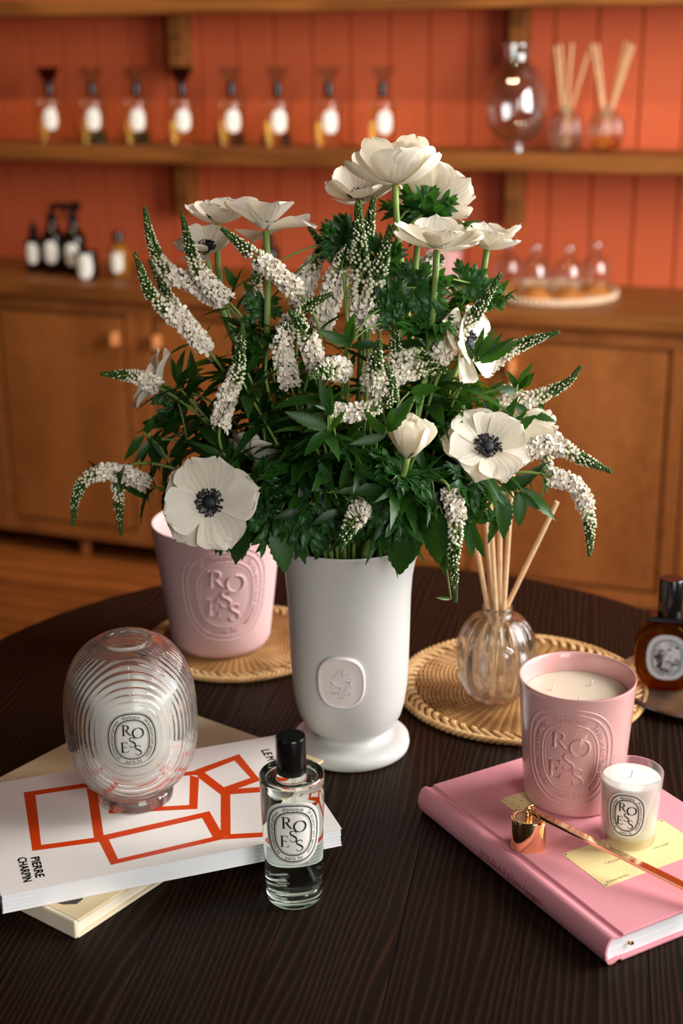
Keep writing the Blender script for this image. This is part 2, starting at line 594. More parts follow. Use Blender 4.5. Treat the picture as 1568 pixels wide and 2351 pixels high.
def put_text(mb, s, fn, size, sx=1.0, depth=0.0, center=False, mi=0):
    """fn(x, y, h) maps the lettering plane to the surface; h in units of depth"""
    vs, fs, w = text_poly(s, 0.5 if depth else 0.0)
    x0 = -w * size * sx / 2 if center else 0.0
    out = [fn(x0 + v.x * size * sx, v.y * size, (v.z + 0.5) * depth if depth else 0.0) for v in vs]
    mb.add(out, fs, mi)
    return w * size * sx

G_R = [([(0.14, 0.0), (0.14, 1.0)], [.12, .12]), ([(0.02, .02), (0.27, .02)], [.05, .05]), ([(0.02, .98), (0.2, .98)], [.05, .05]),
       ([(0.14, .975), (0.36, .975), (0.52, .90), (0.57, .76), (0.52, .61), (0.36, .53), (0.16, .53)], [.05, .06, .09, .12, .09, .06, .05]),
       ([(0.34, .53), (0.50, .29), (0.66, .08), (0.80, .01)], [.12, .12, .10, .05])]
G_S = [([(0.55, .74), (0.52, .88), (0.42, .965), (0.28, .975), (0.15, .92), (0.10, .80), (0.14, .68), (0.29, .56), (0.46, .44), (0.56, .30), (0.54, .14), (0.42, .04), (0.27, .02), (0.13, .07), (0.06, .25)],
        [.03, .05, .055, .06, .08, .09, .10, .12, .12, .10, .08, .06, .05, .05, .03])]
G_E = [([(0.14, 0.0), (0.14, 1.0)], [.12, .12]), ([(0.02, .975), (0.58, .975)], [.05, .05]), ([(0.57, 1.0), (0.59, .80)], [.05, .03]),
       ([(0.14, .53), (0.46, .53)], [.05, .05]), ([(0.46, .62), (0.46, .44)], [.035, .035]), ([(0.02, .025), (0.62, .025)], [.05, .05]), ([(0.60, 0.0), (0.65, .24)], [.05, .03])]
def glyph(ch):
    if ch == 'O':
        n = 25
        P = [(0.5 + .455 * math.sin(2 * math.pi * k / (n - 1)), 0.5 + .475 * math.cos(2 * math.pi * k / (n - 1))) for k in range(n)]
        return [(P, [.05 + .075 * abs(math.sin(2 * math.pi * k / (n - 1))) for k in range(n)])], 0.5
    return ({'R': G_R, 'S': G_S, 'E': G_E}[ch], {'R': .40, 'S': .31, 'E': .33}[ch])

def stroke(mb, P, wd, fn, H=0.0, closed=False, mi=0):
    """a ribbon (H == 0) or a rounded ridge of height H along the plane path P"""
    P = [Vector((p[0], p[1])) for p in P]
    n = len(P)
    if H: sec = [(-.62, 0), (-.45, .75), (0, 1), (.45, .75), (.62, 0)]
    else: sec = [(-.5, 0), (.5, 0)]
    k = len(sec)
    b = len(mb.v)
    for i, p in enumerate(P):
        if closed: d = P[(i + 1) % n] - P[i - 1]
        else: d = P[min(i + 1, n - 1)] - P[max(i - 1, 0)]
        d = d.normalized() if d.length > 1e-12 else Vector((1, 0))
        nn = Vector((-d.y, d.x))
        w = wd[i] if isinstance(wd, (list, tuple)) else wd
        for o, h in sec:
            q = p + nn * (o * w)
            mb.v.append(fn(q.x, q.y, h * H))
    for i in range(n if closed else n - 1):
        j = (i + 1) % n
        for c in range(k - 1):
            mb.f.append((b + i * k + c, b + i * k + c + 1, b + j * k + c + 1, b + j * k + c))
            mb.m.append(mi)
    if H and not closed:
        mb.f.append(tuple(b + c for c in range(k))); mb.m.append(mi)
        mb.f.append(tuple(b + (n - 1) * k + c for c in reversed(range(k)))); mb.m.append(mi)

def oval(a, b, n=120, p=2.45):
    """closed oval, clockwise from its top, even steps"""
    raw = []
    for i in range(720):
        t = 2 * math.pi * i / 720
        s, c = math.sin(t), math.cos(t)
        raw.append(Vector((a * math.copysign(abs(s) ** (2 / p), s), b * math.copysign(abs(c) ** (2 / p), c))))
    cum = [0.0]
    for i in range(720):
        cum.append(cum[-1] + (raw[(i + 1) % 720] - raw[i]).length)
    Lt = cum[-1]
    out, j = [], 0
    for i in range(n):
        s = Lt * i / n
        while cum[j + 1] < s: j += 1
        t = (s - cum[j]) / (cum[j + 1] - cum[j])
        out.append(raw[j].lerp(raw[(j + 1) % 720], t))
    return out, Lt

def ring_text(mb, s, center, a, b, size, fn, depth=0.0, inward=False, sx=1.0, fit=None):
    """lettering along an oval; center = fraction of the way round, clockwise from the top"""
    P, Lt = oval(a, b, 240)
    vs, fs, w = text_poly(s, 0.5 if depth else 0.0)
    if fit: sx = min(1.15, fit * Lt / (w * size))
    w *= size * sx
    out = []
    for v in vs:
        x = v.x * size * sx - w / 2
        q = (center * Lt + (-x if inward else x)) / Lt * 240
        i = int(math.floor(q))
        t = q - i
        p, p2 = P[i % 240], P[(i + 1) % 240]
        d = (P[(i + 2) % 240] - P[(i - 1) % 240]).normalized()
        nn = Vector((-d.y, d.x))
        if inward: nn = -nn
        c = p.lerp(p2, t) + nn * (v.y * size)
        out.append(fn(c.x, c.y, (v.z + 0.5) * depth if depth else 0.0))
    mb.add(out, fs)

def roses_emblem(mb, a, b, fn, H=0.0, k=1.0):
    """the oval emblem: double rings, the lettered ring and the five letters"""
    u = b / 29.3
    lw = (1.0 if not H else 1.25) * u
    for d, w in ((1.7, .28), (3.1, 1.1), (9.1, 1.1), (10.5, .28)):
        if H and w < .5: continue
        P, _ = oval(a - d * u, b - d * u, 110)
        stroke(mb, P, w * lw, fn, H, closed=True)
    if H:
        P, _ = oval(a - .2 * u, b - .2 * u, 110)
        stroke(mb, P, 1.0 * u, fn, H, closed=True)
        P, _ = oval(a - 10.9 * u, b - 10.9 * u, 110)
        stroke(mb, P, .7 * u, fn, H * .7, closed=True)
    ts = 5.2 * u
    dep = H * 0.9
    ai, bi = a - 7.7 * u, b - 7.7 * u
    ring_text(mb, 'diptyque', 0.0, ai, bi, ts, fn, dep, fit=.130)
    ring_text(mb, '34 boulevard saint germain', 0.252, ai, bi, ts, fn, dep, fit=.315)
    ring_text(mb, '34 boulevard saint germain', 0.748, ai, bi, ts, fn, dep, fit=.315)
    ao, bo = a - 4.6 * u, b - 4.6 * u
    ring_text(mb, 'paris 5e', 0.5, ao, bo, ts, fn, dep, inward=True, fit=.105)
    for ch, cx, cy in (('R', -.165, .35), ('O', .19, .23), ('S', -.005, -.075), ('E', -.25, -.25), ('S', .165, -.38)):
        g, gx = glyph(ch)
        hh = .365 * b
        for P, wd in g:
            if len(P) > 4 and ch != 'O':
                Q = crom([(x, y, w) for (x, y), w in zip(P, wd)], len(P) * 3)
                P, wd = [(q.x, q.y) for q in Q], [q.z for q in Q]
            P = [((x - gx) * hh + cx * b, (y - .5) * hh + cy * b) for x, y in P]
            wd = [w * hh * (1.22 if not H else 1.3) for w in wd]
            stroke(mb, P, wd, fn, H * 1.7)

def oval_patch(mb, a, b, fn, h=0.0, n=64, rings=5, p=2.45):
    P, _ = oval(a, b, n, p)
    c = len(mb.v)
    mb.v.append(fn(0, 0, h))
    for r in range(1, rings + 1):
        for q in P:
            mb.v.append(fn(q.x * r / rings, q.y * r / rings, h))
    for k in range(n):
        mb.f.append((c, c + 1 + (k + 1) % n, c + 1 + k)); mb.m.append(0)
        for r in range(rings - 1):
            o = c + 1 + r * n
            mb.f.append((o + k, o + (k + 1) % n, o + n + (k + 1) % n, o + n + k)); mb.m.append(0)

def prof_r(prof):
    def f(z):
        for (r0, z0), (r1, z1) in zip(prof, prof[1:]):
            if z0 <= z <= z1:
                return r0 + (r1 - r0) * ((z - z0) / (z1 - z0) if z1 > z0 else 0)
        return prof[-1][0] if z > prof[-1][1] else prof[0][0]
    return f

def wrap(rf, a0, zc, off=0.0002):
    """surface map of a turned body: a0 = facing angle from -Y towards +X"""
    def fn(x, y, h):
        z = zc + y
        r = rf(z)
        a = a0 + x / rf(zc)
        r += off + h
        return Vector((r * math.sin(a), -r * math.cos(a), z))
    return fn

def emblem_parts(root, a, b, fn, name='label'):
    mb = MB(); oval_patch(mb, a, b, fn)
    lab = ob(name, mb.mesh(name, M['label']), root)
    mb = MB(); roses_emblem(mb, a, b, lambda x, y, h: fn(x, y, h + 0.00012))
    ob('lettering', mb.mesh('lettering', M['ink'], False), lab)
    return lab

# ------------------------------------------------------------------ the room
def room_obj(name, mb, mat, kind='structure', smooth=False):
    o = ob(name, mb.mesh(name, mat, smooth))
    o.rotation_euler = (0, 0, -PHI)
    if kind: o['kind'] = kind
    return o

S0, S1, D0, D1, ZC = -4.0, RIGHT_S, FRONT_D, 3.65, 2.95
mb = MB(); box(mb, S0, S1, D1 + .012, D1 + .12, 0, ZC)
wall_back = room_obj('wall_back', mb, M['gap'])
bw = 0.108
mb = MB()
sec = [(0.0012, .014), (0.0012, .008), (.0040, 0), (bw - .0040, 0), (bw - .0012, .008), (bw - .0012, .014)]
vs = [Vector((x, y, z)) for z in (0, ZC) for x, y in sec]
mb.add(vs, [(i, i + 1, i + 7, i + 6) for i in range(5)] + [(5, 0, 6, 11)])
bme = mb.mesh('board', M['paint'], False)
s = -1.147 - bw * 19
while s < S1 - 0.05:
    ob('board', bme, wall_back, (s, D1, 0))
    s += bw

mb = MB(); box(mb, S0, S1, D0, D1 + .1, FLOOR_Z - .10, FLOOR_Z - .012)
floor = room_obj('floor', mb, M['gap'])
pw = 0.142
mb = MB(); box(mb, S0, S1, 0.0008, pw - .0008, FLOOR_Z - .014, FLOOR_Z)
pme = mb.mesh('plank', M['floor'], False)
d = D1 - pw
while d > D0:
    ob('plank', pme, floor, (0, d, 0))
    d -= pw
mb = MB(); box(mb, S0 - .1, S1 + .1, D0 - .1, D1 + .1, ZC, ZC + .1)
room_obj('ceiling', mb, M['plaster'])
mb = MB(); box(mb, S0 - .1, S0, D0 - .1, D1 + .1, 0, ZC)
room_obj('wall_left', mb, M['plaster'])
WIN = [(1.25, 2.75, .9, 2.6), (-1.25, .05, .9, 2.6)]       # openings of the right wall: D range, z range
mb = MB()
x0, x1 = S1, S1 + .1
box(mb, x0, x1, D0 - .1, D1 + .1, 0, .9)
box(mb, x0, x1, D0 - .1, D1 + .1, 2.6, ZC)
for a, b in ((D0 - .1, -1.25), (.05, 1.25), (2.75, D1 + .1)):
    box(mb, x0, x1, a, b, .9, 2.6)
room_obj('wall_right', mb, M['plaster'])
FW = (-2.2, -1.2, .95, 2.55)
mb = MB()
box(mb, S0 - .1, S1 + .1, D0 - .1, D0, 0, FW[2]); box(mb, S0 - .1, S1 + .1, D0 - .1, D0, FW[3], ZC)
box(mb, S0 - .1, FW[0], D0 - .1, D0, FW[2], FW[3]); box(mb, FW[1], S1 + .1, D0 - .1, D0, FW[2], FW[3])
room_obj('wall_front', mb, M['plaster'])
for i, (a, b, z0, z1) in enumerate(WIN):
    mb = MB(); t = .05
    box(mb, S1 + .02, S1 + .07, a, a + t, z0, z1); box(mb, S1 + .02, S1 + .07, b - t, b, z0, z1)
    box(mb, S1 + .02, S1 + .07, a, b, z0, z0 + t); box(mb, S1 + .02, S1 + .07, a, b, z1 - t, z1)
    box(mb, S1 + .03, S1 + .06, (a + b) / 2 - .02, (a + b) / 2 + .02, z0, z1)
    box(mb, S1 + .03, S1 + .06, a, b, z0 + .95, z0 + .99)
    w = room_obj('window_%d' % (i + 1), mb, M['trim'])
    mb = MB(); box(mb, S1 + .16, S1 + .166, a - .1, b + .1, z0 - .1, z1 + .1)
    ob('pane', mb.mesh('pane', M['pane'], False), w)
mb = MB(); t = .05; a, b, z0, z1 = FW
box(mb, a, a + t, D0 - .07, D0 - .02, z0, z1); box(mb, b - t, b, D0 - .07, D0 - .02, z0, z1)
box(mb, a, b, D0 - .07, D0 - .02, z0, z0 + t); box(mb, a, b, D0 - .07, D0 - .02, z1 - t, z1)
w = room_obj('window_3', mb, M['trim'])
mb = MB(); box(mb, a - .1, b + .1, D0 - .166, D0 - .16, z0 - .1, z1 + .1)
ob('pane', mb.mesh('pane', M['pane'], False), w)

# sideboard units under one worktop
CF = 3.25
UW = 0.946
def sideboard(c, label):
    t = thing('sideboard', Wp(c, CF, FLOOR_Z), label, 'sideboard', 'sideboard units along the wall', -PHI)
    zb, zt = .062, .748
    mb = MB(); box(mb, -UW / 2 + .001, UW / 2 - .001, .022, .385, zb, zt)
    ob('carcass', mb.mesh('carcass', M['cabinet'], False), t)
    for sgn in (-1, 1):
        x0, x1 = (-UW / 2 + .003, -.0015) if sgn < 0 else (.0015, UW / 2 - .003)
        z0, z1 = zb + .004, zt - .004
        st, g = .036, .010
        mb = MB()
        box(mb, x0, x0 + st, 0, .02, z0, z1); box(mb, x1 - st, x1, 0, .02, z0, z1)
        box(mb, x0 + st, x1 - st, 0, .02, z0, z0 + st); box(mb, x0 + st, x1 - st, 0, .02, z1 - st, z1)
        dr = ob('door', mb.mesh('door', M['cabinet'], False), t)
        bevel(dr, .0015)
        mb = MB(); box(mb, x0 + st + g, x1 - st - g, .001, .019, z0 + st + g, z1 - st - g)
        bevel(ob('panel', mb.mesh('panel', M['cabinet'], False), dr), .002)
        mb = MB(); box(mb, x0 + st, x1 - st, .012, .0195, z0 + st, z1 - st)
        ob('groove', mb.mesh('groove', M['shelf'], False), dr)
        kx = sgn * .062
        mb = MB(); box(mb, kx - .007, kx + .007, -.032, .001, .628, .662)
        bevel(ob('knob', mb.mesh('knob', M['knob'], False), dr), .003)
    for sx in (-1, 1):
        for y in (.05, .34):
            mb = MB(); lathe(mb, [(0, 0), (.014, 0), (.016, .004), (.019, zb), (0, zb)], 16, cx=sx * .235, cy=y)
            ob('foot', mb.mesh('foot', M['floor']), t)
for c, l in ((-1.814 - UW, 'brown birch sideboard unit at the far left end of the row, mostly out of frame'),
             (-1.814, 'brown birch sideboard unit with two small knobs behind the pink pot'),
             (-.868, 'brown birch sideboard unit behind the reed diffuser, its right door in full view'),
             (-.868 + UW, 'brown birch sideboard unit cut by the right picture edge')):
    sideboard(c, l)
mb = MB(); box(mb, -2.0 - 1.5, 1.05, CF - .025, D1 - .002, .788, .822)
wt = ob('worktop', mb.mesh('worktop', M['shelf'], False))
wt.rotation_euler = (0, 0, -PHI)
bevel(wt, .004)
tag(wt, 'long brown wooden worktop lying over all the sideboard units', 'worktop')
CT = .822

# two wall shelves with their post brackets
def wall_shelf(z, th, label):
    t = thing('wall_shelf', Wp(0, D1, z), label, 'shelf', None, -PHI)
    mb = MB(); box(mb, -3.6, 1.2, -.205, -.001, 0, th)
    bevel(ob('board', mb.mesh('board', M['shelf'], False), t), .004)
    for s in (-2.765, -1.835, -.900, .035):
        mb = MB(); box(mb, s - .020, s + .020, -.072, -.001, -.148, -.0005)
        bevel(ob('bracket', mb.mesh('bracket', M['shelf'], False), t), .003)
wall_shelf(1.118, .042, 'middle brown wooden wall shelf carrying the row of perfume bottles')
wall_shelf(1.493, .042, 'upper brown wooden wall shelf cut by the top picture edge')
SH = 1.160

# ------------------------------------------------------------------ table
TC = Vector((.007, 1.333, 0))
TR = .49
tb = thing('oval_table', (TC.x, TC.y, FLOOR_Z), 'rounded dark-stained wooden table holding the vase, candles and books', 'table')
TA = math.radians(79.6)
pw = .0985
k = -5
while k < 5:
    y0, y1 = k * pw + .0003, (k + 1) * pw - .0003
    y0, y1 = max(y0, -TR + 1e-4), min(y1, TR - 1e-4)
    if y1 > y0:
        pts = []
        for i in range(13):
            y = y0 + (y1 - y0) * i / 12
            pts.append((math.sqrt(max(TR * TR - y * y, 0)), y))
        for i in range(13):
            y = y1 + (y0 - y1) * i / 12
            pts.append((-1.28 * math.sqrt(max(TR * TR - y * y, 0)), y))
        n = len(pts)
        mb = MB()
        zt, zb = .75 - FLOOR_Z, .715 - FLOOR_Z
        mb.add([Vector((x, y, zb)) for x, y in pts] + [Vector((x, y, zt)) for x, y in pts],
               [tuple(reversed(range(n))), tuple(range(n, 2 * n))] + [(i, (i + 1) % n, n + (i + 1) % n, n + i) for i in range(n)])
        o = ob('plank', mb.mesh('plank', M['table'], False), tb)
        o.rotation_euler = (0, 0, TA)
        bevel(o, .0004, 2)
    k += 1
mb = MB(); lathe(mb, [(.36, .62), (.40, .62), (.40, .675), (.36, .675), (.36, .62)], 64)
ob('apron', mb.mesh('apron', M['table_edge'], False), tb)
for i in range(4):
    a = math.pi / 4 + i * math.pi / 2
    mb = MB(); lathe(mb, [(0, 0), (.016, 0), (.018, .004), (.026, .5), (.027, .674), (0, .674)], 20, cx=.345 * math.cos(a), cy=.345 * math.sin(a))
    ob('leg', mb.mesh('leg', M['table_edge']), tb)
ZT = .75

# ------------------------------------------------------------------ woven mats
def woven_mat(c, R, label, seed):
    t = thing('woven_mat', (c[0], c[1], ZT), label, 'placemat', 'round rattan mats on the table', seed)
    rnd = random.Random(seed)
    mb = MB()
    nsp = 64
    r = .012
    j = 0
    while r < R * .925:
        n = 192 if r > .04 else 128
        P = []
        for i in range(n):
            a = 2 * math.pi * i / n
            z = .0034 + .0016 * math.cos(nsp / 2 * a + (j % 2) * math.pi)
            P.append(Vector((r * math.cos(a), r * math.sin(a), z)))
        P.append(P[0].copy())
        tube(mb, P, .00125, 5, caps=False)
        r += .0024
        j += 1
    ob('weave', mb.mesh('weave', M['rattan_fine']), t, kind='stuff')
    mb = MB()
    tube_r = R * .885
    for i in range(nsp):
        a = 2 * math.pi * (i + .3 * rnd.random()) / nsp
        # outer arches: each strand swings over to its second neighbour
        sm_ = MB() if i == 0 else None
        for w in ((-.0012, .0012) if i == 0 else ()):
            P = []
            for q in range(9):
                x = q / 8
                rr = tube_r - .006 + (R - .006 - tube_r + .006) * x
                aa = 2 * math.pi / nsp * (1.5 * x * x) + w / rr
                P.append(Vector((rr * math.cos(aa), rr * math.sin(aa), .0046 + .0022 * math.sin(math.pi * x))))
            tube(sm_, P, .0018, 5, caps=False)
        if i == 0: strand_me = sm_.mesh('strand', M['rattan'])
        ob('strand', strand_me, t).rotation_euler = (0, 0, a)
        P = [Vector((rr * math.cos(a), rr * math.sin(a), .0030)) for rr in (.008, R * .4, R * .8)]
        tube(mb, P, .0013, 4, caps=False)
    ob('spokes', mb.mesh('spokes', M['rattan']), t, kind='stuff')
    mb = MB()
    for k in range(3):
        P = []
        n = 264
        for i in range(n + 1):
            a = 2 * math.pi * i / n
            ph = 40 * a + k * 2 * math.pi / 3
            P.append(Vector(((R - .0042 + .0022 * math.cos(ph)) * math.cos(a), (R - .0042 + .0022 * math.cos(ph)) * math.sin(a), .0042 + .0022 * math.sin(ph))))
        tube(mb, P, .0019, 5, caps=False)
    ob('braided_rim', mb.mesh('braided_rim', M['rattan']), t)
    return t
woven_mat((-.125, 1.560), .112, 'round rattan mat under the large matte pink pot', .3)
woven_mat((.1957, 1.4295), .1396, 'round rattan mat under the glass reed diffuser', 1.1)
ZM = .7565

# ------------------------------------------------------------------ large pink pot
PC = Vector((-.1445, 1.552, ZM))
pot = thing('candle_pot', PC, 'large matte pink ceramic candle pot embossed ROSES on the left rattan mat', 'candle')
po = [(.0, .0), (.046, .0), (.054, .004), (.0585, .012), (.0605, .03), (.0672, .085), (.0728, .134), (.0748, .148)]
prof = po + [(.0754, .1515), (.0738, .1535), (.0718, .152), (.0708, .146), (.0655, .10), (.0645, .098), (0, .098)]
ob('pot', lathe_me('pot', prof, M['pink_matte'], 72, sharp=1.2), pot)
rf = prof_r(po[3:])
fn = wrap(rf, .20, at(502, 1367, 1.552 - .066).z - ZM, -.0003)
mb = MB(); roses_emblem(mb, .0516, .0588, fn, .0011)
ob('embossing', mb.mesh('embossing', M['pink_matte']), pot)
mb = MB(); lathe(mb, [(.0652, .1175), (.05, .1182), (0, .1182)], 48)
ob('wax', mb.mesh('wax', M['wax']), pot)

# ------------------------------------------------------------------ white vase
VC = Vector((.0065, 1.3016, ZT))
vase = thing('flower_vase', VC, 'tall white footed vase with an oval medallion holding the bouquet', 'vase')
vb = [(.0345, .0175), (.0348, .0215), (.0375, .0238), (.0415, .0262), (.0468, .0315), (.0515, .0402), (.0550, .053), (.0574, .070), (.0589, .095), (.0596, .120), (.0602, .145), (.0609, .168), (.0624, .188), (.0655, .205), (.0697, .2195), (.0724, .2270)]
foot = [(0, 0), (.0560, 0), (.0590, .002), (.0600, .006), (.0592, .0115), (.0562, .0140), (.0470, .0146), (.0380, .0150)]
vin = [(.0730, .2285), (.0722, .2300), (.0708, .2290), (.0690, .2220), (.0640, .2020), (.0600, .1800), (.0570, .13), (.0550, .08), (.045, .040), (.02, .030), (0, .030)]
ob('body', lathe_me('body', foot + vb + vin, M['white_stone'], 80, sharp=1.3), vase)
rf = prof_r(vb)
zc = at(787, 1568, 1.243).z - ZT
fn = wrap(rf, -.150, zc, -.0008)
mb = MB()
A_, B_ = .0232, .0278
P, _ = oval(A_, B_, 80, 2.6)
# raised rim with rounded edge and sunken field
secs = [(0.0, -.001), (0.0003, .0030), (.0013, .0046), (.0026, .0049), (.0034, .0040), (.0037, .0028)]
b0 = len(mb.v)
for dd, hh in secs:
    Q, _ = oval(A_ - dd, B_ - dd, 80, 2.6)
    for q in Q: mb.v.append(fn(q.x, q.y, hh))
for r_ in range(len(secs) - 1):
    for k in range(80):
        mb.f.append((b0 + r_ * 80 + k, b0 + r_ * 80 + (k + 1) % 80, b0 + (r_ + 1) * 80 + (k + 1) % 80, b0 + (r_ + 1) * 80 + k)); mb.m.append(0)
oval_patch(mb, A_ - .0037, B_ - .0037, fn, .0028, 80, 4, 2.6)
M['medal'] = pbr('medallion_porcelain', rgb(222, 212, 208), 0.4, spec=0.4)
med = ob('medallion', mb.mesh('medallion', M['medal']), vase)
# emblem: an urn with leaves over the maker's word
mb = MB()
f2 = lambda x, y, h: fn(x, y, .0027 + h * 1.6)
stroke(mb, [(-.0085, .0015), (-.0070, -.0010), (-.0035, -.0028), (0, -.0032), (.0035, -.0028), (.0070, -.0010), (.0085, .0015)], [.0012, .0020, .0030, .0034, .0030, .0020, .0012], f2, .0009)
stroke(mb, [(-.0090, .0018), (.0090, .0018)], .0010, f2, .0008)
stroke(mb, [(0, -.0045), (0, -.0065)], .0030, f2, .0008)
stroke(mb, [(-.0045, -.0070), (.0045, -.0070)], .0010, f2, .0008)
for sg in (-1, 1):
    stroke(mb, [(sg * .0082, .0010), (sg * .0098, -.0010), (sg * .0092, -.0045), (sg * .0070, -.0060)], .0009, f2, .0007)
rnd = random.Random(4)
for i in range(26):
    x = rnd.uniform(-.0072, .0072); y = .0030 + rnd.random() * (.0125 - abs(x) * 1.1)
    a = math.atan2(y, x * 1.2) + rnd.uniform(-.4, .4)
    stroke(mb, [(x, y), (x + .0012 * math.cos(a), y + .0012 * math.sin(a)), (x + .0026 * math.cos(a), y + .0026 * math.sin(a))], [.0006, .0014, .0004], f2, .0006)
put_text(mb, 'DIPTYQUE', lambda x, y, h: f2(x, y - .0125, h), .0045, depth=.0005, center=True)
put_text(mb, 'PARIS', lambda x, y, h: f2(x, y - .0163, h), .0024, depth=.0004, center=True)
ob('relief', mb.mesh('relief', M['medal']), med)

# ------------------------------------------------------------------ books
def slabs(mb, x0, x1, y0, y1, z0, z1, n, rnd, jit=.0004):
    for i in range(n):
        a, b = z0 + (z1 - z0) * i / n, z0 + (z1 - z0) * (i + 1) / n
        j = [rnd.uniform(0, jit) for _ in range(4)]
        box(mb, x0 + j[0], x1 - j[1], y0 + j[2], y1 - j[3], a + .00003, b - .00003)
rnd = random.Random(11)
# cream hardcover, lowest of the left pile
bk = thing('book', (-.2167, .9783, ZT), 'cream hardcover book under the white book in the left pile', 'book', None, math.radians(53.1))
BL, BW = .3275, .233
mb = MB(); box(mb, .001, BL, 0, BW, 0, .0026)
bevel(ob('back_cover', mb.mesh('back_cover', M['cream_board'], False), bk), .0008)
mb = MB(); box(mb, .001, BL, 0, BW, .0146, .0172)
bevel(ob('front_cover', mb.mesh('front_cover', M['cream_cover'], False), bk), .0008)
mb = MB(); box(mb, -.002, .0028, .0004, BW - .0004, .0004, .0168)
bevel(ob('spine', mb.mesh('spine', M['cream_board'], False), bk), .0014)
mb = MB(); slabs(mb, .004, BL - .004, .0035, BW - .004, .0026, .0146, 5, rnd)
ob('page_block', mb.mesh('page_block', M['cream_pages'], False), bk)
fr = [o for o in bk.children if o.name.startswith('front_cover')][0]
mb = MB()
# dark printed patch at the near corner and small letters near the far edge
Minv = Matrix.Rotation(-math.radians(53.1), 3, 'Z')
def cl(x, y):
    p = Minv @ (Vector((x, y, 0)) - Vector((-.2167, .9783, 0)))
    return p.x, p.y
pp = [cl(-.244, 1.006), cl(-.2312, 1.001), cl(-.2205, 1.0015), cl(-.2165, 1.0085), cl(-.222, 1.030), cl(-.246, 1.030)]
mb.add([Vector((x, y, .01727)) for x, y in pp], [tuple(range(len(pp)))])
ob('print', mb.mesh('print', M['print_brown'], False), fr)
CTOP = ZT + .0173

# white paperback with the orange drawing
WA = Vector((-.2783, .9889, CTOP))
wb = thing('book', WA, 'white paperback with an orange line drawing, topmost of the left pile', 'book', None, math.radians(19.2))
WL, WW, WT_ = .2915, .1868, .0172
mb = MB(); box(mb, 0, WL, 0, WW, 0, .0004)
ob('back_cover', mb.mesh('back_cover', M['book_white'], False), wb)
mb = MB(); box(mb, 0, WL, 0, WW, WT_ - .0005, WT_)
wfc = ob('front_cover', mb.mesh('front_cover', M['book_white'], False), wb)
mb = MB(); box(mb, 0, WL, WW - .0008, WW, .0002, WT_ - .0003)
ob('spine', mb.mesh('spine', M['book_white'], False), wb)
mb = MB(); slabs(mb, .0004, WL - .0005, .0004, WW - .001, .0004, WT_ - .0005, 9, rnd, .0005)
ob('page_block', mb.mesh('page_block', M['pages'], False), wb)
DRAW = [
 [(39.2, 160.8), (48.7, 151.8), (41.5, 64.9), (33.2, 58.1)], [(39.2, 160.8), (93.5, 157.8), (106.7, 148.3), (95.8, 149.6), (48.2, 152.0)],
 [(33.2, 58.1), (41.5, 64.9), (85.7, 60.5), (89.3, 52.4)], [(95.0, 149.9), (102.5, 136.0), (94.7, 62.6), (97.6, 53.9), (89.3, 52.4), (86.2, 60.3)],
 [(94.6, 61.8), (190.6, 68.6), (182.2, 59.8), (97.5, 53.3)], [(190.6, 68.6), (191.6, 32.6), (190.0, 19.4), (182.7, 25.8), (181.7, 59.9)],
 [(91.9, 13.2), (99.2, 20.0), (182.7, 25.8), (190.0, 19.4)], [(89.3, 52.4), (97.6, 53.9), (99.2, 20.0), (91.9, 13.0)],
 [(105.5, 96.2), (181.4, 76.3), (176.8, 85.3), (106.8, 103.2)], [(190.0, 138.3), (196.5, 130.5), (181.3, 75.7), (176.2, 84.8)],
 [(120.3, 150.2), (200.1, 144.6), (197.5, 135.5), (190.0, 138.3), (118.7, 142.1)], [(196.2, 146.1), (243.8, 161.7), (236.4, 150.9), (203.7, 138.6)],
 [(243.8, 161.7), (248.7, 105.6), (241.6, 112.5), (236.4, 150.9)], [(208.0, 93.1), (248.7, 105.6), (241.9, 113.4), (213.8, 105.4)],
 [(196.2, 146.1), (203.7, 138.6), (213.9, 104.6), (215.8, 90.8), (207.7, 93.2), (196.2, 130.6)], [(207.7, 93.2), (215.8, 90.8), (198.2, 24.9), (189.3, 19.6), (191.6, 32.6)],
 [(212.9, 100.8), (276.0, 87.2), (281.6, 76.3), (215.8, 90.8)], [(189.2, 19.1), (198.2, 24.9), (255.1, 9.5), (261.4, 1.5)], [(276.0, 87.2), (281.6, 76.3), (261.4, 1.5), (254.5, 9.6)]]
mb = MB()
for i, P in enumerate(DRAW):
    mb.add([Vector((x / 1000, y / 1000, WT_ + .00008 + .000004 * i)) for x, y in P], [tuple(range(len(P)))])
ob('drawing', mb.mesh('drawing', M['book_orange'], False), wfc)
mb = MB()
def wtext(s, x0, y0, cap, length):
    w = text_poly(s)[2] * cap / .72
    for dx in (0, .0004, .0008):
        put_text(mb, s, lambda x, y, h: Vector((x0 + y + dx * .6, y0 - x - dx, WT_ + .00012)), cap / .72, sx=length / w)
for args in (('PIERRE', .0300, .0485, .0074, .0325), ('CHARPIN', .0195, .0515, .0074, .0385), ('LE', .2655, .1625, .0084, .0125), ('M', .2655, .1475, .0084, .0075)):
    mb = MB()
    wtext(*args)
    ob('title_word', mb.mesh('title_word', M['ink'], False), wfc)
BTOP = CTOP + WT_

# pink linen hardcover
PA = math.radians(-60.69)
pb = thing('book', (.0714, 1.1706, ZT), 'pink linen hardcover with pale yellow plates under the rose candles', 'book', None, PA)
PL, PW, PT = .2703, .1905, .0248
for nm, z0, z1 in (('back_cover', 0, .0028), ('front_cover', PT - .0028, PT)):
    mb = MB(); box(mb, 0, PL, .0125, PW, z0, z1)
    o = bevel(ob(nm, mb.mesh(nm, M['linen'], False), pb), .0011, 3)
    if nm == 'front_cover': pfc = o
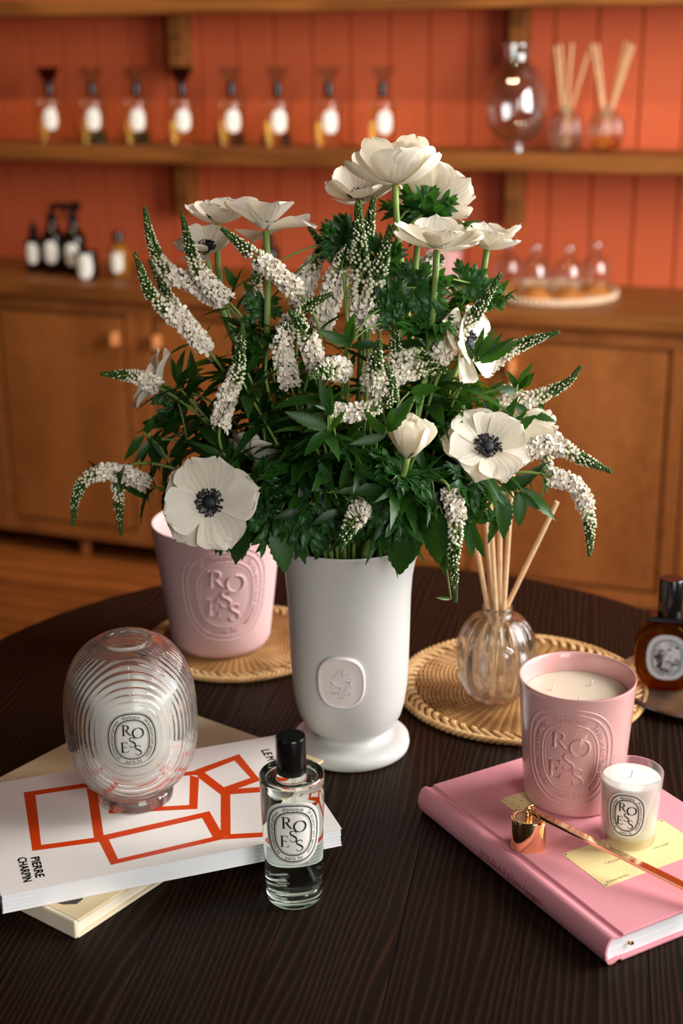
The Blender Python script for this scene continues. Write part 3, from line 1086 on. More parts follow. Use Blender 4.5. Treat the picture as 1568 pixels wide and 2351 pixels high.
# joint and rounded spine
mb = MB()
sec = [(.0128, PT - .0014), (.0105, PT - .0022), (.0085, PT - .0020), (.0060, PT - .0002), (.0030, PT + .0006), (-.0005, PT - .0012), (-.0032, PT - .0060), (-.0044, PT * .5), (-.0032, .0060), (-.0005, .0014), (.0030, .0002), (.0060, .0008), (.0085, .0022), (.0105, .0026), (.0128, .0014)]
inn = [(.0128, PT - .0026), (.0100, PT - .0034), (.0060, PT - .0026), (.0020, PT - .0016), (-.0014, PT - .0070), (-.0024, PT * .5), (-.0014, .0070), (.0020, .0022), (.0060, .0030), (.0100, .0040), (.0128, .0026)]
loop = sec + list(reversed(inn))
n = len(loop)
mb.add([Vector((0.0003, y, z)) for y, z in loop] + [Vector((PL - .0003, y, z)) for y, z in loop],
       [(i, (i + 1) % n, n + (i + 1) % n, n + i) for i in range(n)])
k1, k2 = len(sec), len(inn)
for base in (0, n):
    for i in range(k1 - 1):
        a, b = base + i, base + i + 1
        ca = base + n - 1 - round(i * (k2 - 1) / (k1 - 1)); cb = base + n - 1 - round((i + 1) * (k2 - 1) / (k1 - 1))
        mb.f.append((a, b, cb, ca) if ca != cb else (a, b, ca)); mb.m.append(0)
sp = ob('spine', autosmooth(mb.mesh('spine', M['linen'], True), .9), pb)
mb = MB()
put_text(mb, '[T.P.O.A.F.] Liza Langen', lambda x, y, h: Vector((.1010 + x, -.00455 + abs(y - .003) * .05, .0088 + y)), .0088, sx=.94 / 1.0 * (.094 / (text_poly('[T.P.O.A.F.] Liza Langen')[2] * .0088)))
ob('spine_title', mb.mesh('spine_title', M['linen_dark'], False), sp)
mb = MB(); slabs(mb, .0035, PL - .0035, -.0005, PW - .004, .0028, PT - .0036, 8, rnd, .0005)
ob('page_block', mb.mesh('page_block', M['pages'], False), pb)
mb = MB(); tube(mb, [(PL - .004, .020, .0125), (PL - .0025, .0205, .0128), (PL - .0012, .0225, .0120), (PL - .0014, .0250, .0118)], .0014, 6, flat=.35)
ob('ribbon', mb.mesh('ribbon', M['gold'], False), pb)
for (x0, x1, y0, y1) in ((.1562, .2135, .0422, .1530), (.0544, .0790, .0490, .1130)):
    mb = MB(); box(mb, x0, x1, y0, y1, PT - .0004, PT + .00025)
    pl = ob('plate', mb.mesh('plate', M['plate'], False), pb)
    mb = MB()
    for (cx, sx) in ((x0 + .0012, 1), (x1 - .0012, -1)):
        for cy, sy in ((y0 + .0012, 1), (y1 - .0012, -1)):
            mb.add([Vector((cx, cy, PT + .0003)), Vector((cx + sx * .0024, cy, PT + .0003)), Vector((cx, cy + sy * .0024, PT + .0003))], [(0, 1, 2)])
    if x0 > .1:
        put_text(mb, 'T.P.O.A.F.', lambda x, y, h: Vector((.1880 - y, .0640 + x, PT + .0003)), .0040)
        put_text(mb, '[Edition Nr.01]', lambda x, y, h: Vector((.2100 - y, .0465 + x, PT + .0003)), .0038)
        put_text(mb, 'Liza Langen', lambda x, y, h: Vector((.1900 - y, .1150 + x, PT + .0003)), .0036)
    else:
        for i, (ww, xx, yy) in enumerate((('T.', .060, .052), ('P.', .060, .062), ('O.', .068, .053), ('A.', .068, .064), ('F.', .0755, .056))):
            put_text(mb, ww, lambda x, y, h: Vector((xx - y, yy + x, PT + .0003)), .0036)
    ob('print', mb.mesh('print', M['ink'], False), pl)
PTOP = ZT + PT

# ------------------------------------------------------------------ glazed pink rose candle
CC = Vector((.209, 1.155, PTOP))
cn = thing('rose_candle', CC, 'glazed pink ceramic candle embossed ROSES standing on the pink book', 'candle')
co = [(.0405, 0), (.0425, .0015), (.0440, .0045), (.0452, .012), (.0482, .060), (.0508, .100), (.0518, .116)]
prof = [(0, 0)] + co + [(.0522, .1185), (.0517, .1203), (.0503, .1203), (.0494, .1180), (.0480, .110), (.0462, .095), (.0462, .09), (0, .09)]
ob('pot', lathe_me('pot', prof, M['pink_gloss'], 80, sharp=1.2), cn)
rf = prof_r(co)
fn = wrap(rf, -.27, at(1300, 1742, 1.155 - .047).z - PTOP, -.0003)
mb = MB(); roses_emblem(mb, .0405, .0485, fn, .0010)
ob('embossing', mb.mesh('embossing', M['pink_gloss']), cn)
mb = MB(); lathe(mb, [(.0469, .1028), (.044, .1034), (.02, .1034), (0, .1034)], 56)
wx = ob('wax', mb.mesh('wax', M['wax']), cn)
for a, rr in ((2.9, .022), (.75, .020), (4.6, .021)):
    mb = MB(); x, y = rr * math.cos(a), rr * math.sin(a)
    tube(mb, [(x, y, .1030), (x + .0004, y, .1065), (x + .0010, y, .1085)], .0007, 6)
    ob('wick', mb.mesh('wick', M['wick']), cn)

# ------------------------------------------------------------------ small glass candle
SCN = Vector((.2457, 1.081, PTOP))
sm = thing('votive_candle', SCN, 'small white candle in a clear glass with an oval ROSES label', 'candle')
so = [(.0205, 0), (.0232, .0012), (.0240, .004), (.0268, .062), (.0271, .0642)]
prof = [(0, 0)] + so + [(.0268, .0655), (.0259, .0655), (.0256, .0640), (.0227, .0085), (.0200, .0068), (0, .0062)]
ob('glass', lathe_me('glass', prof, M['thin_candle'], 64, sharp=1.2), sm)
mb = MB(); lathe(mb, [(0, .0070), (.0195, .0075), (.0222, .0095), (.0250, .0560), (.0248, .0588), (.0235, .0594), (.01, .0594), (0, .0594)], 56)
ob('wax', autosmooth(mb.mesh('wax', M['wax_white']), .8), sm)
mb = MB(); tube(mb, [(0, -.001, .0590), (0, -.001, .0635), (.0006, -.001, .0660)], .0007, 6)
ob('wick', mb.mesh('wick', M['wick']), sm)
fn = wrap(prof_r(so), -.315, at(1436, 1874, 1.081 - .025).z - PTOP, .0001)
mb = MB(); oval_patch(mb, .0168, .0218, fn)
mb2 = MB(); roses_emblem(mb2, .0168, .0218, lambda x, y, h: fn(x, y, h + .0002))
lab = ob('label', mb.mesh('label', M['label']), sm)
ob('lettering', mb2.mesh('lettering', M['ink'], False), lab)

# ------------------------------------------------------------------ gold snuffer
SN = Vector((.1573, 1.0699, PTOP))
sf = thing('candle_snuffer', SN, 'polished rose gold candle snuffer with a long handle on the pink book', 'snuffer')
def ovr(r, z, a):
    k = r / .0145
    c, s = math.cos(a), math.sin(a)
    rr = (abs(c / .0150) ** 2.4 + abs(s / .0128) ** 2.4) ** (-1 / 2.4)
    return rr * k, z
fnr = lambda r, z, a: (lambda q: (q[0], z))(ovr(r, z, a))
mb = MB()
lathe(mb, [(.0146, 0), (.0148, .0006), (.0146, .0270), (.0143, .0278), (.0136, .0282), (.0128, .0280), (.0122, .0274), (.0100, .0272), (0, .0272), (0, .0262), (.0125, .0262), (.0136, .0250), (.0138, .0006), (.0146, 0)], 56, fnr)
bell = ob('bell', autosmooth(mb.mesh('bell', M['gold']), .9), sf)
bell.rotation_euler = (0, 0, -.14)
mb = MB()
for i in range(52):
    a = 2 * math.pi * i / 52
    q, _ = ovr(.0124, 0, a)
    p = Vector((q * math.cos(a), q * math.sin(a), .0277))
    lathe(mb, [(0, .0006), (.0005, .0003), (.0007, 0)], 6, cx=0, cy=0)
    for v in mb.v[-13:]: pass
    nv = 1 + 6 + 6
    for j in range(len(mb.v) - nv, len(mb.v)): mb.v[j] = mb.v[j] + p
ob('beading', mb.mesh('beading', M['gold']), bell)
hinge = Vector((0, 0, .0345))
tip = Vector((.3098, .9572, .7805)) - SN
dirv = (tip - hinge).normalized()
side = dirv.cross(Vector((0, 0, 1))).normalized()
mb = MB()
for sg in (-1, 1):
    P = [hinge + side * (sg * .0030) + Vector((0, 0, -.0068)), hinge + side * (sg * .0030) + Vector((0, 0, .001))]
    tube(mb, P, .0019, 8, flat=.45)
    mb3 = [hinge + side * (sg * .0030) + Vector((.0022 * math.cos(w), 0, .0012 + .0022 * math.sin(w))) for w in [i * math.pi / 6 for i in range(13)]]
    tube(mb, mb3, .0009, 6, caps=False)
tube(mb, [hinge - side * .0052, hinge + side * .0052], .0014, 8)
ob('hinge', mb.mesh('hinge', M['gold']), sf)
upv = side.cross(dirv).normalized()
mb = MB()
def rod(x, y, z): return hinge + dirv * x + side * y + upv * z
Lh = (tip - hinge).length
secs = [(-.003, .0016, .0016), (.004, .0020, .0020), (.012, .0032, .0016), (.04, .0036, .0014), (Lh * .6, .0040, .0014), (Lh - .004, .0046, .0013), (Lh, .0042, .0010)]
prev = None
for x, w, h in secs:
    ring = [rod(x, -w, -h), rod(x, w, -h), rod(x, w, h), rod(x, -w, h)]
    b = len(mb.v); mb.v.extend(ring)
    if prev is not None:
        for k in range(4): mb.f.append((prev + k, prev + (k + 1) % 4, b + (k + 1) % 4, b + k)); mb.m.append(0)
    else:
        mb.f.append((b, b + 3, b + 2, b + 1)); mb.m.append(0)
    prev = b
mb.f.append((prev, prev + 1, prev + 2, prev + 3)); mb.m.append(0)
hd = ob('handle', mb.mesh('handle', M['gold'], False), sf)
bevel(hd, .0004, 2)
mb = MB(); put_text(mb, 'DIPTYQUE', lambda x, y, h: rod(.128 + x, -(.0042 + .00012), -.0010 + y * .9) if False else rod(.120 + x, -.0046, -.0011 + y), .0030, sx=1.2)
M['engrave'] = pbr('engraved_gold', (.35, .17, .07, 1), .4, metal=1.0)
ob('engraving', mb.mesh('engraving', M['engrave'], False), hd)

# ------------------------------------------------------------------ ribbed glass
RB = Vector((-.190, 1.1450, BTOP))
rg = thing('ribbed_glass', RB, 'ribbed clear glass candle lantern with ROSES label on the white book', 'candle holder')
ro = []
for i in range(41):
    z_ = .0125 + (.1545 - .0125) * i / 40
    ro.append((.0585 * (1 - min(1, abs((z_ - .080) / (.0795 if z_ > .080 else .0735))) ** 2.5) ** (1 / 2.5), z_))
P = crom([(r, z, 0) for r, z in ro], 210)
RTOP = ro[-1][0]
outer = [(0, .0012), (.0270, .0012), (.0290, 0), (.0320, 0), (.0338, .0018), (.0342, .0060), (.0338, .0105)] + [(p.x, p.y) for p in P]
rim = [(RTOP - .0015, .1556), (.0205, .1560), (.0190, .1552), (.0184, .1530)]
Pi = crom([(r, z, 0) for r, z in [(.0200, .1508), (.0300, .1455), (.0400, .1360), (.0480, .1220), (.0525, .1050), (.0540, .0820), (.0530, .0600), (.0490, .0400), (.0420, .0265), (.0345, .0195), (.0270, .0168), (.0120, .0155)]], 40)
inner = [(p.x, p.y) for p in Pi] + [(0, .0152)]
A0 = .165 - math.pi / 2
ZLB = .0885
def ribs(r, z, a):
    if not (.016 < z < .1515) or r < .0240: return r, z
    d = (a - A0 + math.pi) % (2 * math.pi) - math.pi
    if abs(d) > math.pi / 2: d = math.copysign(math.pi - abs(d), d)
    x = d * .054
    q = ((abs(x) / .84) ** 2.3 + abs(z - ZLB) ** 2.3) ** (1 / 2.3)
    q0 = .0245
    if q < q0: return r, z
    k = min(1, (q - q0) / .003) * min(1, (.1515 - z) / .006) * min(1, (z - .016) / .004)
    return r + .00075 * k * (-math.cos(2 * math.pi * (q - q0) / .0057)), z
mb = MB()
# inner faces must not be ribbed: two lathes sharing the seam rings are built as one closed profile
nO = len(outer) + len(rim)
idx = {'i': 0}
full = outer + rim + inner
def ribsel(r, z, a):
    return ribs(r, z, a) if idx['on'] else (r, z)
rings_on = [True] * len(outer) + [False] * (len(rim) + len(inner))
rings = []
NN = 320
for (r, z), on in zip(full, rings_on):
    idx['on'] = on
    if r < 1e-7:
        mb.v.append(Vector((0, 0, z))); rings.append([len(mb.v) - 1])
    else:
        rr = []
        for k in range(NN):
            a = 2 * math.pi * k / NN
            q, zz = ribsel(r, z, a)
            mb.v.append(Vector((q * math.cos(a), q * math.sin(a), zz))); rr.append(len(mb.v) - 1)
        rings.append(rr)
for A, B in zip(rings, rings[1:]):
    for k in range(NN):
        j = (k + 1) % NN
        if len(A) == 1: mb.f.append((A[0], B[j], B[k]))
        elif len(B) == 1: mb.f.append((A[k], A[j], B[0]))
        else: mb.f.append((A[k], A[j], B[j], B[k]))
        mb.m.append(0)
ob('shell', mb.mesh('shell', M['clear']), rg)
ic = thing('white_candle', RB + Vector((0, 0, .0158)), 'white candle with oval ROSES label seen inside the ribbed glass', 'candle')
cz = [(0, 0), (.0220, .0006), (.0290, .0036), (.0365, .0100), (.0430, .0210), (.0472, .0360), (.0490, .0560), (.0490, .0740), (.0475, .0900), (.0455, .0985), (.0435, .1000), (0, .1000)]
ob('wax', lathe_me('wax', cz, M['wax_white'], 56, sharp=.9), ic)
mb = MB(); tube(mb, [(0, 0, .0997), (0, 0, .105), (.0008, 0, .108)], .0007, 6)
ob('wick', mb.mesh('wick', M['wick']), ic)
fn = wrap(prof_r(cz[1:-1]), .160, .0670, .0003)
mb = MB(); oval_patch(mb, .0225, .0265, fn)
mb2 = MB(); roses_emblem(mb2, .0225, .0265, lambda x, y, h: fn(x, y, h + .0002))
lab = ob('label', mb.mesh('label', M['label']), ic)
ob('lettering', mb2.mesh('lettering', M['ink'], False), lab)

# ------------------------------------------------------------------ clear room spray
SP = Vector((-.0435, 1.0368, ZT))
sb = thing('perfume_bottle', SP, 'clear glass perfume bottle with black cap and oval ROSES label', 'perfume bottle')
bo = [(.0228, .0008), (.0236, .0030), (.0239, .0060), (.0268, .1100), (.0270, .1130)]
prof = [(0, .0012), (.0190, .0010), (.0210, 0)] + bo + [(.0267, .1152), (.0258, .1164), (.0245, .1162), (.0232, .1150), (.0190, .1146), (.0130, .1150), (.0100, .1170), (.0085, .1180), (0, .1180)]
ob('glass', lathe_me('glass', prof, M['bottle_glass'], 96, sharp=1.0), sb)
mb = MB(); lathe(mb, [(0, .0100), (.0180, .0100), (.0208, .0120), (.0214, .0150), (.0240, .1040), (.0225, .1085), (.0160, .1110), (.0070, .1120), (0, .1120)], 80)
ob('liquid', autosmooth(mb.mesh('liquid', M['liquid']), 1.0), sb)
mb = MB(); tube(mb, crom([(.001, 0, .113), (.0015, -.002, .08), (.006, -.004, .045), (.0165, -.0075, .0155)], 14), .0013, 8)
ob('dip_tube', mb.mesh('dip_tube', M['tube']), sb)
mb = MB(); lathe(mb, [(0, .1178), (.0070, .1178), (.0115, .1172), (.0124, .1178), (.0124, .1200), (.01245, .1485), (.0118, .1500), (0, .1502)], 64)
ob('cap', autosmooth(mb.mesh('cap', M['black']), .6), sb)
rfb = prof_r(bo)
fn = wrap(rfb, .045, at(669, 1915.5, 1.0368 - .0262).z - ZT, .0002)
emblem_parts(sb, .0249, .0293, fn)
mb = MB()
for s_, zz, sz in (("parfum d'intérieur", .0178, .0044), ('interior scent', .0132, .0032), ('diptyque paris', .0100, .0024)):
    f3 = wrap(rfb, .045, zz, .00025)
    put_text(mb, s_, lambda x, y, h: f3(x, y, 0), sz, center=True)
ob('print', mb.mesh('print', M['ink'], False), sb)

# ------------------------------------------------------------------ reed diffuser on the table and on the shelf
def lobed(n, amt):
    def f(r, z, a):
        k = max(0.0, min(1.0, (r - .016) / .012))
        return r * (1 + amt * k * (abs(math.cos(n * a / 2)) - .6)), z
    return f
def bm_merge(me):
    import bmesh
    b = bmesh.new(); b.from_mesh(me)
    bmesh.ops.remove_doubles(b, verts=b.verts, dist=1e-6)
    b.to_mesh(me); b.free()
def diffuser_meshes(nseg, liq):
    o_ = crom([(r, z, 0) for r, z in [(.0215, .0004), (.0270, .0035), (.0345, .0140), (.0402, .0300), (.0418, .0470), (.0405, .0640), (.0355, .0790), (.0275, .0900), (.0185, .0955), (.0160, .0975)]], 34)
    neck = [(.0152, .0995), (.0158, .1015), (.0163, .1030), (.0158, .1048), (.0145, .1050), (.0132, .1040), (.0130, .0985)]
    i_ = crom([(r, z, 0) for r, z in [(.0150, .0945), (.0255, .0880), (.0335, .0775), (.0382, .0635), (.0394, .0470), (.0378, .0310), (.0322, .0165), (.0240, .0085), (.0150, .0070)]], 26)
    mb = MB()
    lathe(mb, [(0, .0022), (.0150, .0012), (.0190, 0)] + [(p.x, p.y) for p in o_] + neck, nseg, lobed(15, .10))
    lathe(mb, [neck[-1]] + [(p.x * .955, p.y) for p in i_] + [(0, .0068)], nseg)
    g = autosmooth(mb.mesh('glass', M['diffuser_glass']), 1.3)
    bm_merge(g)
    out = []
    for m_ in liq:
        mb = MB()
        lathe(mb, [(0, .0074), (.0148, .0076), (.0236, .0092), (.0318, .0170), (.0352, .0310), (.0366, .0400), (.0360, .0402), (0, .0402)], 48, lambda r, z, a: (r * .955, z))
        out.append(autosmooth(mb.mesh('liquid', m_), .9))
    return g, out
dg_, (dl_, da_) = diffuser_meshes(160, (M['diffuser_liquid'], M['amber_liquid']))
DC = Vector((.1642, 1.3956, ZM + .002))
df = thing('reed_diffuser', DC, 'lobed clear glass reed diffuser on the right rattan mat', 'reed diffuser')
ob('glass', dg_, df); ob('liquid', dl_, df)
fz = at(1146, 1535, 1.3956 - .041).z - DC.z
fn = wrap(lambda z: .0422 - abs(z - .047) ** 2 * 2.0, -.06, fz, .0002)
mb = MB()
for dd, w in ((0, .0011), (.0024, .0007), (.0066, .0007), (.0085, .0011)):
    Pq, _ = oval(.0200 - dd, .0245 - dd, 72); stroke(mb, Pq, w, fn, .0008, closed=True)
ring_text(mb, 'diptyque', 0, .0200 - .0060, .0245 - .0060, .0034, fn, .0004, fit=.13)
ring_text(mb, '34 boulevard saint germain', .252, .0200 - .0060, .0245 - .0060, .0034, fn, .0004, fit=.315)
ring_text(mb, '34 boulevard saint germain', .748, .0200 - .0060, .0245 - .0060, .0034, fn, .0004, fit=.315)
ob('medallion', mb.mesh('medallion', M['diffuser_glass']), df)
REEDS = [((1076, 1150), 1.395, 'leftmost reed in the table diffuser, half hidden by leaves'),
         ((1110, 1120), 1.415, 'second reed from the left in the table diffuser'),
         ((1122, 1100), 1.375, 'third reed from the left in the table diffuser, nearest the viewer'),
         ((1148, 1100), 1.405, 'reed standing nearly upright in the middle of the table diffuser'),
         ((1177, 1085), 1.380, 'second reed from the right in the table diffuser'),
         ((1279, 1152), 1.400, 'rightmost reed in the table diffuser leaning far out to the right')]
nx = [(1118, 1388), (1128, 1386), (1138, 1391), (1147, 1391), (1157, 1389), (1166, 1387)]
for i, ((u, v), y, l) in enumerate(REEDS):
    top = at(u, v, y)
    nk = at(nx[i][0], nx[i][1], 1.3956 + (y - 1.3956) * .25)
    d_ = (nk - top).normalized()
    t_ = (DC.z + .0105 - nk.z) / d_.z
    low = nk + d_ * t_
    rr = Vector((low.x - DC.x, low.y - DC.y, 0))
    if rr.length > .020:
        low = Vector((DC.x, DC.y, low.z)) + rr * (.020 / rr.length)
    mb = MB(); tube(mb, [top - low, nk - low, Vector((0, 0, 0))], .0026, 10)
    o = ob('reed', autosmooth(mb.mesh('reed', M['reed']), .8), None, low)
    tag(o, l, 'reed', 'reeds in the table diffuser')

def shelf_point(s, d, z): return Wp(s, d, z)
for s, lm, l, reeds in ((-.761, dl_, 'glass reed diffuser with clear liquid beside the large jar on the shelf', [(-.030, .145), (-.020, .150), (.004, .152), (.010, .150), (.052, .147)]),
                        (-.663, da_, 'glass reed diffuser with amber liquid, last on the middle shelf', [(-.040, .150), (-.030, .150), (.034, .155), (.050, .150), (.056, .146)])):
    t = thing('reed_diffuser', Wp(s, 3.535, SH), l, 'reed diffuser', 'reed diffusers on the middle shelf', -PHI)
    ob('glass', dg_, t); ob('liquid', lm, t)
    for i, (dx, hz) in enumerate(reeds):
        low = Wp(s - dx * .25, 3.535 + (i % 3 - 1) * .006, SH + .0105)
        top = Wp(s + dx, 3.535 + (i % 3 - 1) * .010, SH + .10 + hz)
        mb = MB(); tube(mb, [top - low, Vector((0, 0, 0))], .0030, 8)
        o = ob('reed', autosmooth(mb.mesh('reed', M['reed']), .8), None, low)
        w = 'clear' if lm is dl_ else 'amber'
        tag(o, 'pale reed, %s from the left in the %s shelf diffuser' % (('first', 'second', 'third', 'fourth', 'last')[i], w), 'reed', 'reeds in the %s shelf diffuser' % w)

# ------------------------------------------------------------------ dark dish and amber bottle at the right edge
dish = thing('dish', (.390, 1.421, ZT), 'dark polished agate dish under the amber bottle at the right edge', 'dish')
ob('plate', lathe_me('plate', [(0, 0), (.070, 0), (.086, .004), (.0915, .0085), (.0905, .0105), (.086, .0095), (.080, .0072), (.06, .0066), (0, .0066)], M['dish'], 72), dish)
AB = Vector((.3530, 1.4185, ZT + .0066))
ab = thing('perfume_bottle', AB, 'amber oval perfume bottle with black cap standing on the agate dish', 'perfume bottle', None, -.235)
def flask(mb, sx, sz, dy, z0, mi=0, n=64):
    # an oval disc of glass: sections from front to back
    secs = [(-dy, .86), (-dy + .002, .95), (-dy + .005, 1.0), (dy - .005, 1.0), (dy - .002, .95), (dy, .86)]
    b = len(mb.v)
    Pq, _ = oval(1, 1, n, 2.3)
    for y, k in secs:
        for q in Pq:
            z = q.y * sz * k
            mb.v.append(Vector((q.x * sx * k, y, z0 + max(z, -sz * .93))))
    for r_ in range(len(secs) - 1):
        for k in range(n):
            mb.f.append((b + r_ * n + k, b + r_ * n + (k + 1) % n, b + (r_ + 1) * n + (k + 1) % n, b + (r_ + 1) * n + k)); mb.m.append(mi)
    mb.f.append(tuple(b + k for k in reversed(range(n)))); mb.m.append(mi)
    e = b + (len(secs) - 1) * n
    mb.f.append(tuple(e + k for k in range(n))); mb.m.append(mi)
mb = MB(); flask(mb, .0350, .0412, .0135, .0385)
ob('glass', autosmooth(mb.mesh('glass', M['amber_dark']), .7), ab)
mb = MB(); box(mb, -.021, .021, -.0125, .0125, .0792, .0852)
bevel(ob('collar', mb.mesh('collar', M['black'], False), ab), .0012)
mb = MB(); lathe(mb, [(0, .0854), (.0125, .0854), (.0128, .0862), (.0128, .1250), (.0118, .1268), (0, .1270)], 48)
ob('cap', autosmooth(mb.mesh('cap', M['black']), .6), ab)
lc = .0400
fa = lambda x, y, h: Vector((x, -.0135 - .0004 - h, lc + y))
mb = MB(); oval_patch(mb, .0222, .0268, fa)
lab = ob('label', mb.mesh('label', M['silver_label'], False), ab)
mb = MB()
for dd, w in ((.0006, .0004), (.0074, .0006)):
    Pq, _ = oval(.0222 - dd, .0268 - dd, 90); stroke(mb, Pq, w, lambda x, y, h: fa(x, y, .0002), closed=True)
ring_text(mb, 'diptyque 34 boulevard saint germain paris 5e diptyque 34 boulevard saint germain paris 5e', .0, .0222 - .0062, .0268 - .0062, .0028, lambda x, y, h: fa(x, y, .0002), fit=.97)
ob('lettering', mb.mesh('lettering', M['ink'], False), lab)
m, nt, p, out = new_mat('grey_engraving')
tc = nd(nt, 'ShaderNodeTexCoord'); nz = nd(nt, 'ShaderNodeTexNoise'); nz.inputs['Scale'].default_value = 110; nz.inputs['Detail'].default_value = 5
cr = nd(nt, 'ShaderNodeValToRGB'); cr.color_ramp.elements[0].position = .38; cr.color_ramp.elements[0].color = (.03, .03, .035, 1); cr.color_ramp.elements[1].position = .55; cr.color_ramp.elements[1].color = rgb(200, 203, 206)
nt.links.new(tc.outputs['Object'], nz.inputs['Vector']); nt.links.new(nz.outputs['Fac'], cr.inputs[0]); nt.links.new(cr.outputs[0], p.inputs['Base Color'])
p.inputs['Roughness'].default_value = .4
mb = MB(); oval_patch(mb, .0138, .0184, lambda x, y, h: fa(x, y, .0003))
ob('engraving', mb.mesh('engraving', m, False), lab)

# ------------------------------------------------------------------ middle shelf: spray bottles and jar
def oval_label_flat(mb, a, b, y, zc, r):
    fnl = lambda x, yy, h: Vector((r * math.sin(x / r), -r * math.cos(x / r), zc + yy))
    oval_patch(mb, a, b, fnl)
body = lathe_me('glass', [(0, 0), (.0275, 0), (.0310, .003), (.0320, .006), (.0320, .112), (.0305, .118), (.0240, .122), (.0125, .1235), (.0115, .125), (0, .125)], M['bottle_glass'], 56, sharp=.9)
liq = lathe_me('liquid', [(0, .0095), (.0268, .0095), (.0292, .0125), (.0292, .1020), (0, .1022)], M['gold_liquid'], 48, sharp=.9)
cap = lathe_me('pump', [(0, .1252), (.0105, .1252), (.0112, .1302), (.0112, .1600), (.0100, .1620), (0, .1620)], M['black'], 24, sharp=.7)
fun = [(.0120, .1622), (.0150, .1630), (.0200, .1720), (.0270, .1870), (.0330, .1960), (.0345, .1990), (.0330, .2000), (.0300, .1960), (.0180, .1740), (.0120, .1660), (0, .1650)]
funnel = lathe_me('tester_bell', fun, M['thin'], 40)
funnel_a = lathe_me('tester_bell', fun, M['thin_amber'], 40)
mb = MB(); oval_label_flat(mb, .0205, .0290, 0, .066, .0323)
labme = mb.mesh('label', M['label'])
capme = lathe_me('cap', [(0, 0), (.0200, 0), (.0215, .0015), (.0215, .0300), (.0200, .0320), (0, .0320)], M['black'], 28, sharp=.7)
red = pbr('dark_red_cap', (.05, .004, .003, 1), .3)
capred = lathe_me('cap', [(0, 0), (.0200, 0), (.0215, .0015), (.0215, .0300), (.0200, .0320), (0, .0320)], red, 28, sharp=.7)
ORD = ('first', 'second', 'third', 'fourth', 'fifth', 'sixth', 'seventh', 'eighth')
for i, s in enumerate((-2.206, -2.071, -1.935, -1.798, -1.653, -1.521, -1.379, -1.232)):
    amb = i in (0, 3)
    t = thing('spray_bottle', Wp(s, 3.535, SH), '%s spray bottle from the left on the middle shelf, under %s tester bell' % (ORD[i], 'an amber' if amb else 'a clear'), 'perfume bottle', 'spray bottles on the middle shelf', -PHI + .50)
    ob('glass', body, t); ob('liquid', liq, t); ob('pump', cap, t); ob('label', labme, t)
    ob('tester_bell', funnel_a if amb else funnel, t)
    if i in (1, 2, 4, 5):
        o = ob('bottle_cap', capred if i == 4 else capme, None, Wp(s - .046, 3.585, SH))
        tag(o, '%s cap behind the %s spray bottle from the left on the middle shelf' % ('dark red' if i == 4 else 'black', ORD[i]), 'cap', 'bottle caps on the middle shelf')
t = thing('glass_jar', Wp(-.885, 3.535, SH), 'large clear glass jar with narrow neck standing on the middle shelf', 'jar', None, -PHI)
jo = crom([(r, z, 0) for r, z in [(.030, .0), (.028, .012), (.026, .022), (.045, .034), (.068, .060), (.0775, .095), (.0740, .135), (.0600, .172), (.0420, .196), (.0325, .212), (.0310, .228), (.0340, .243), (.0345, .250)]], 60)
ji = [(max(p.x - .003, .004), p.y) for p in reversed(jo) if p.y > .030]
ob('glass', lathe_me('glass', [(0, 0)] + [(p.x, p.y) for p in jo] + ji + [(0, .033)], M['thin'], 64), t)

# ------------------------------------------------------------------ worktop: bottles
def simple(name, s, d, label, cat, parts, group='bottles on the worktop', rz=-PHI + .25):
    t = thing(name, Wp(s, d, CT), label, cat, group, rz)
    for n, me in parts: ob(n, me, t)
    return t
def lab_me(a, b, zc, r):
    mb = MB(); oval_label_flat(mb, a, b, 0, zc, r)
    return mb.mesh('label', M['label'])
big = lathe_me('bottle', [(0, 0), (.029, 0), (.032, .003), (.032, .092), (.029, .106), (.018, .122), (.0125, .130), (.0125, .142), (0, .142)], M['brown_bottle'], 40, sharp=.9)
pump = MB(); lathe(pump, [(0, .1415), (.0140, .1415), (.0145, .1430), (.0145, .158), (.0110, .160), (.0060, .161), (.0060, .186), (0, .187)], 24)
pump = autosmooth(pump.mesh('pump', M['black']), .7)
simple('pump_bottle', -2.143, 3.40, 'tall dark brown bottle with straight black pump in the row on the worktop', 'bottle', [('bottle', big), ('pump', pump), ('label', lab_me(.0205, .030, .060, .0323))])
mb = MB()
lathe(mb, [(0, .1415), (.0135, .1415), (.0135, .158), (.009, .162), (.009, .178), (0, .178)], 24)
box(mb, -.050, .016, -.010, .010, .176, .192)
box(mb, -.060, -.048, -.005, .005, .180, .190)
tube(mb, [(-.020, 0, .178), (-.026, 0, .165), (-.024, 0, .148)], .0040, 8)
lathe(mb, [(0, .170), (.008, .170), (.014, .190), (.006, .196), (0, .196)], 16, cx=.012)
trig = autosmooth(mb.mesh('trigger', M['black'], False), .7)
simple('trigger_bottle', -2.071, 3.39, 'dark brown bottle with a black trigger sprayer on the worktop', 'spray bottle', [('bottle', big), ('trigger', trig), ('label', lab_me(.0205, .030, .058, .0323))])
sml = lathe_me('bottle', [(0, 0), (.024, 0), (.0265, .003), (.0265, .075), (.024, .086), (.014, .096), (.012, .104), (0, .104)], M['brown_bottle'], 36, sharp=.9)
smc = lathe_me('pump', [(0, .1035), (.0130, .1035), (.0130, .118), (.0070, .120), (.0070, .136), (0, .137)], M['black'], 20, sharp=.7)
simple('pump_bottle', -2.208, 3.405, 'small dark brown bottle with black pump, first in the row on the worktop', 'bottle', [('bottle', sml), ('pump', smc), ('label', lab_me(.0180, .0285, .053, .0268))])
jar = lathe_me('jar', [(0, 0), (.026, 0), (.029, .003), (.030, .070), (.0285, .0735), (.0270, .0735), (.0265, .060), (0, .060)], M['brown_bottle'], 36, sharp=.9)
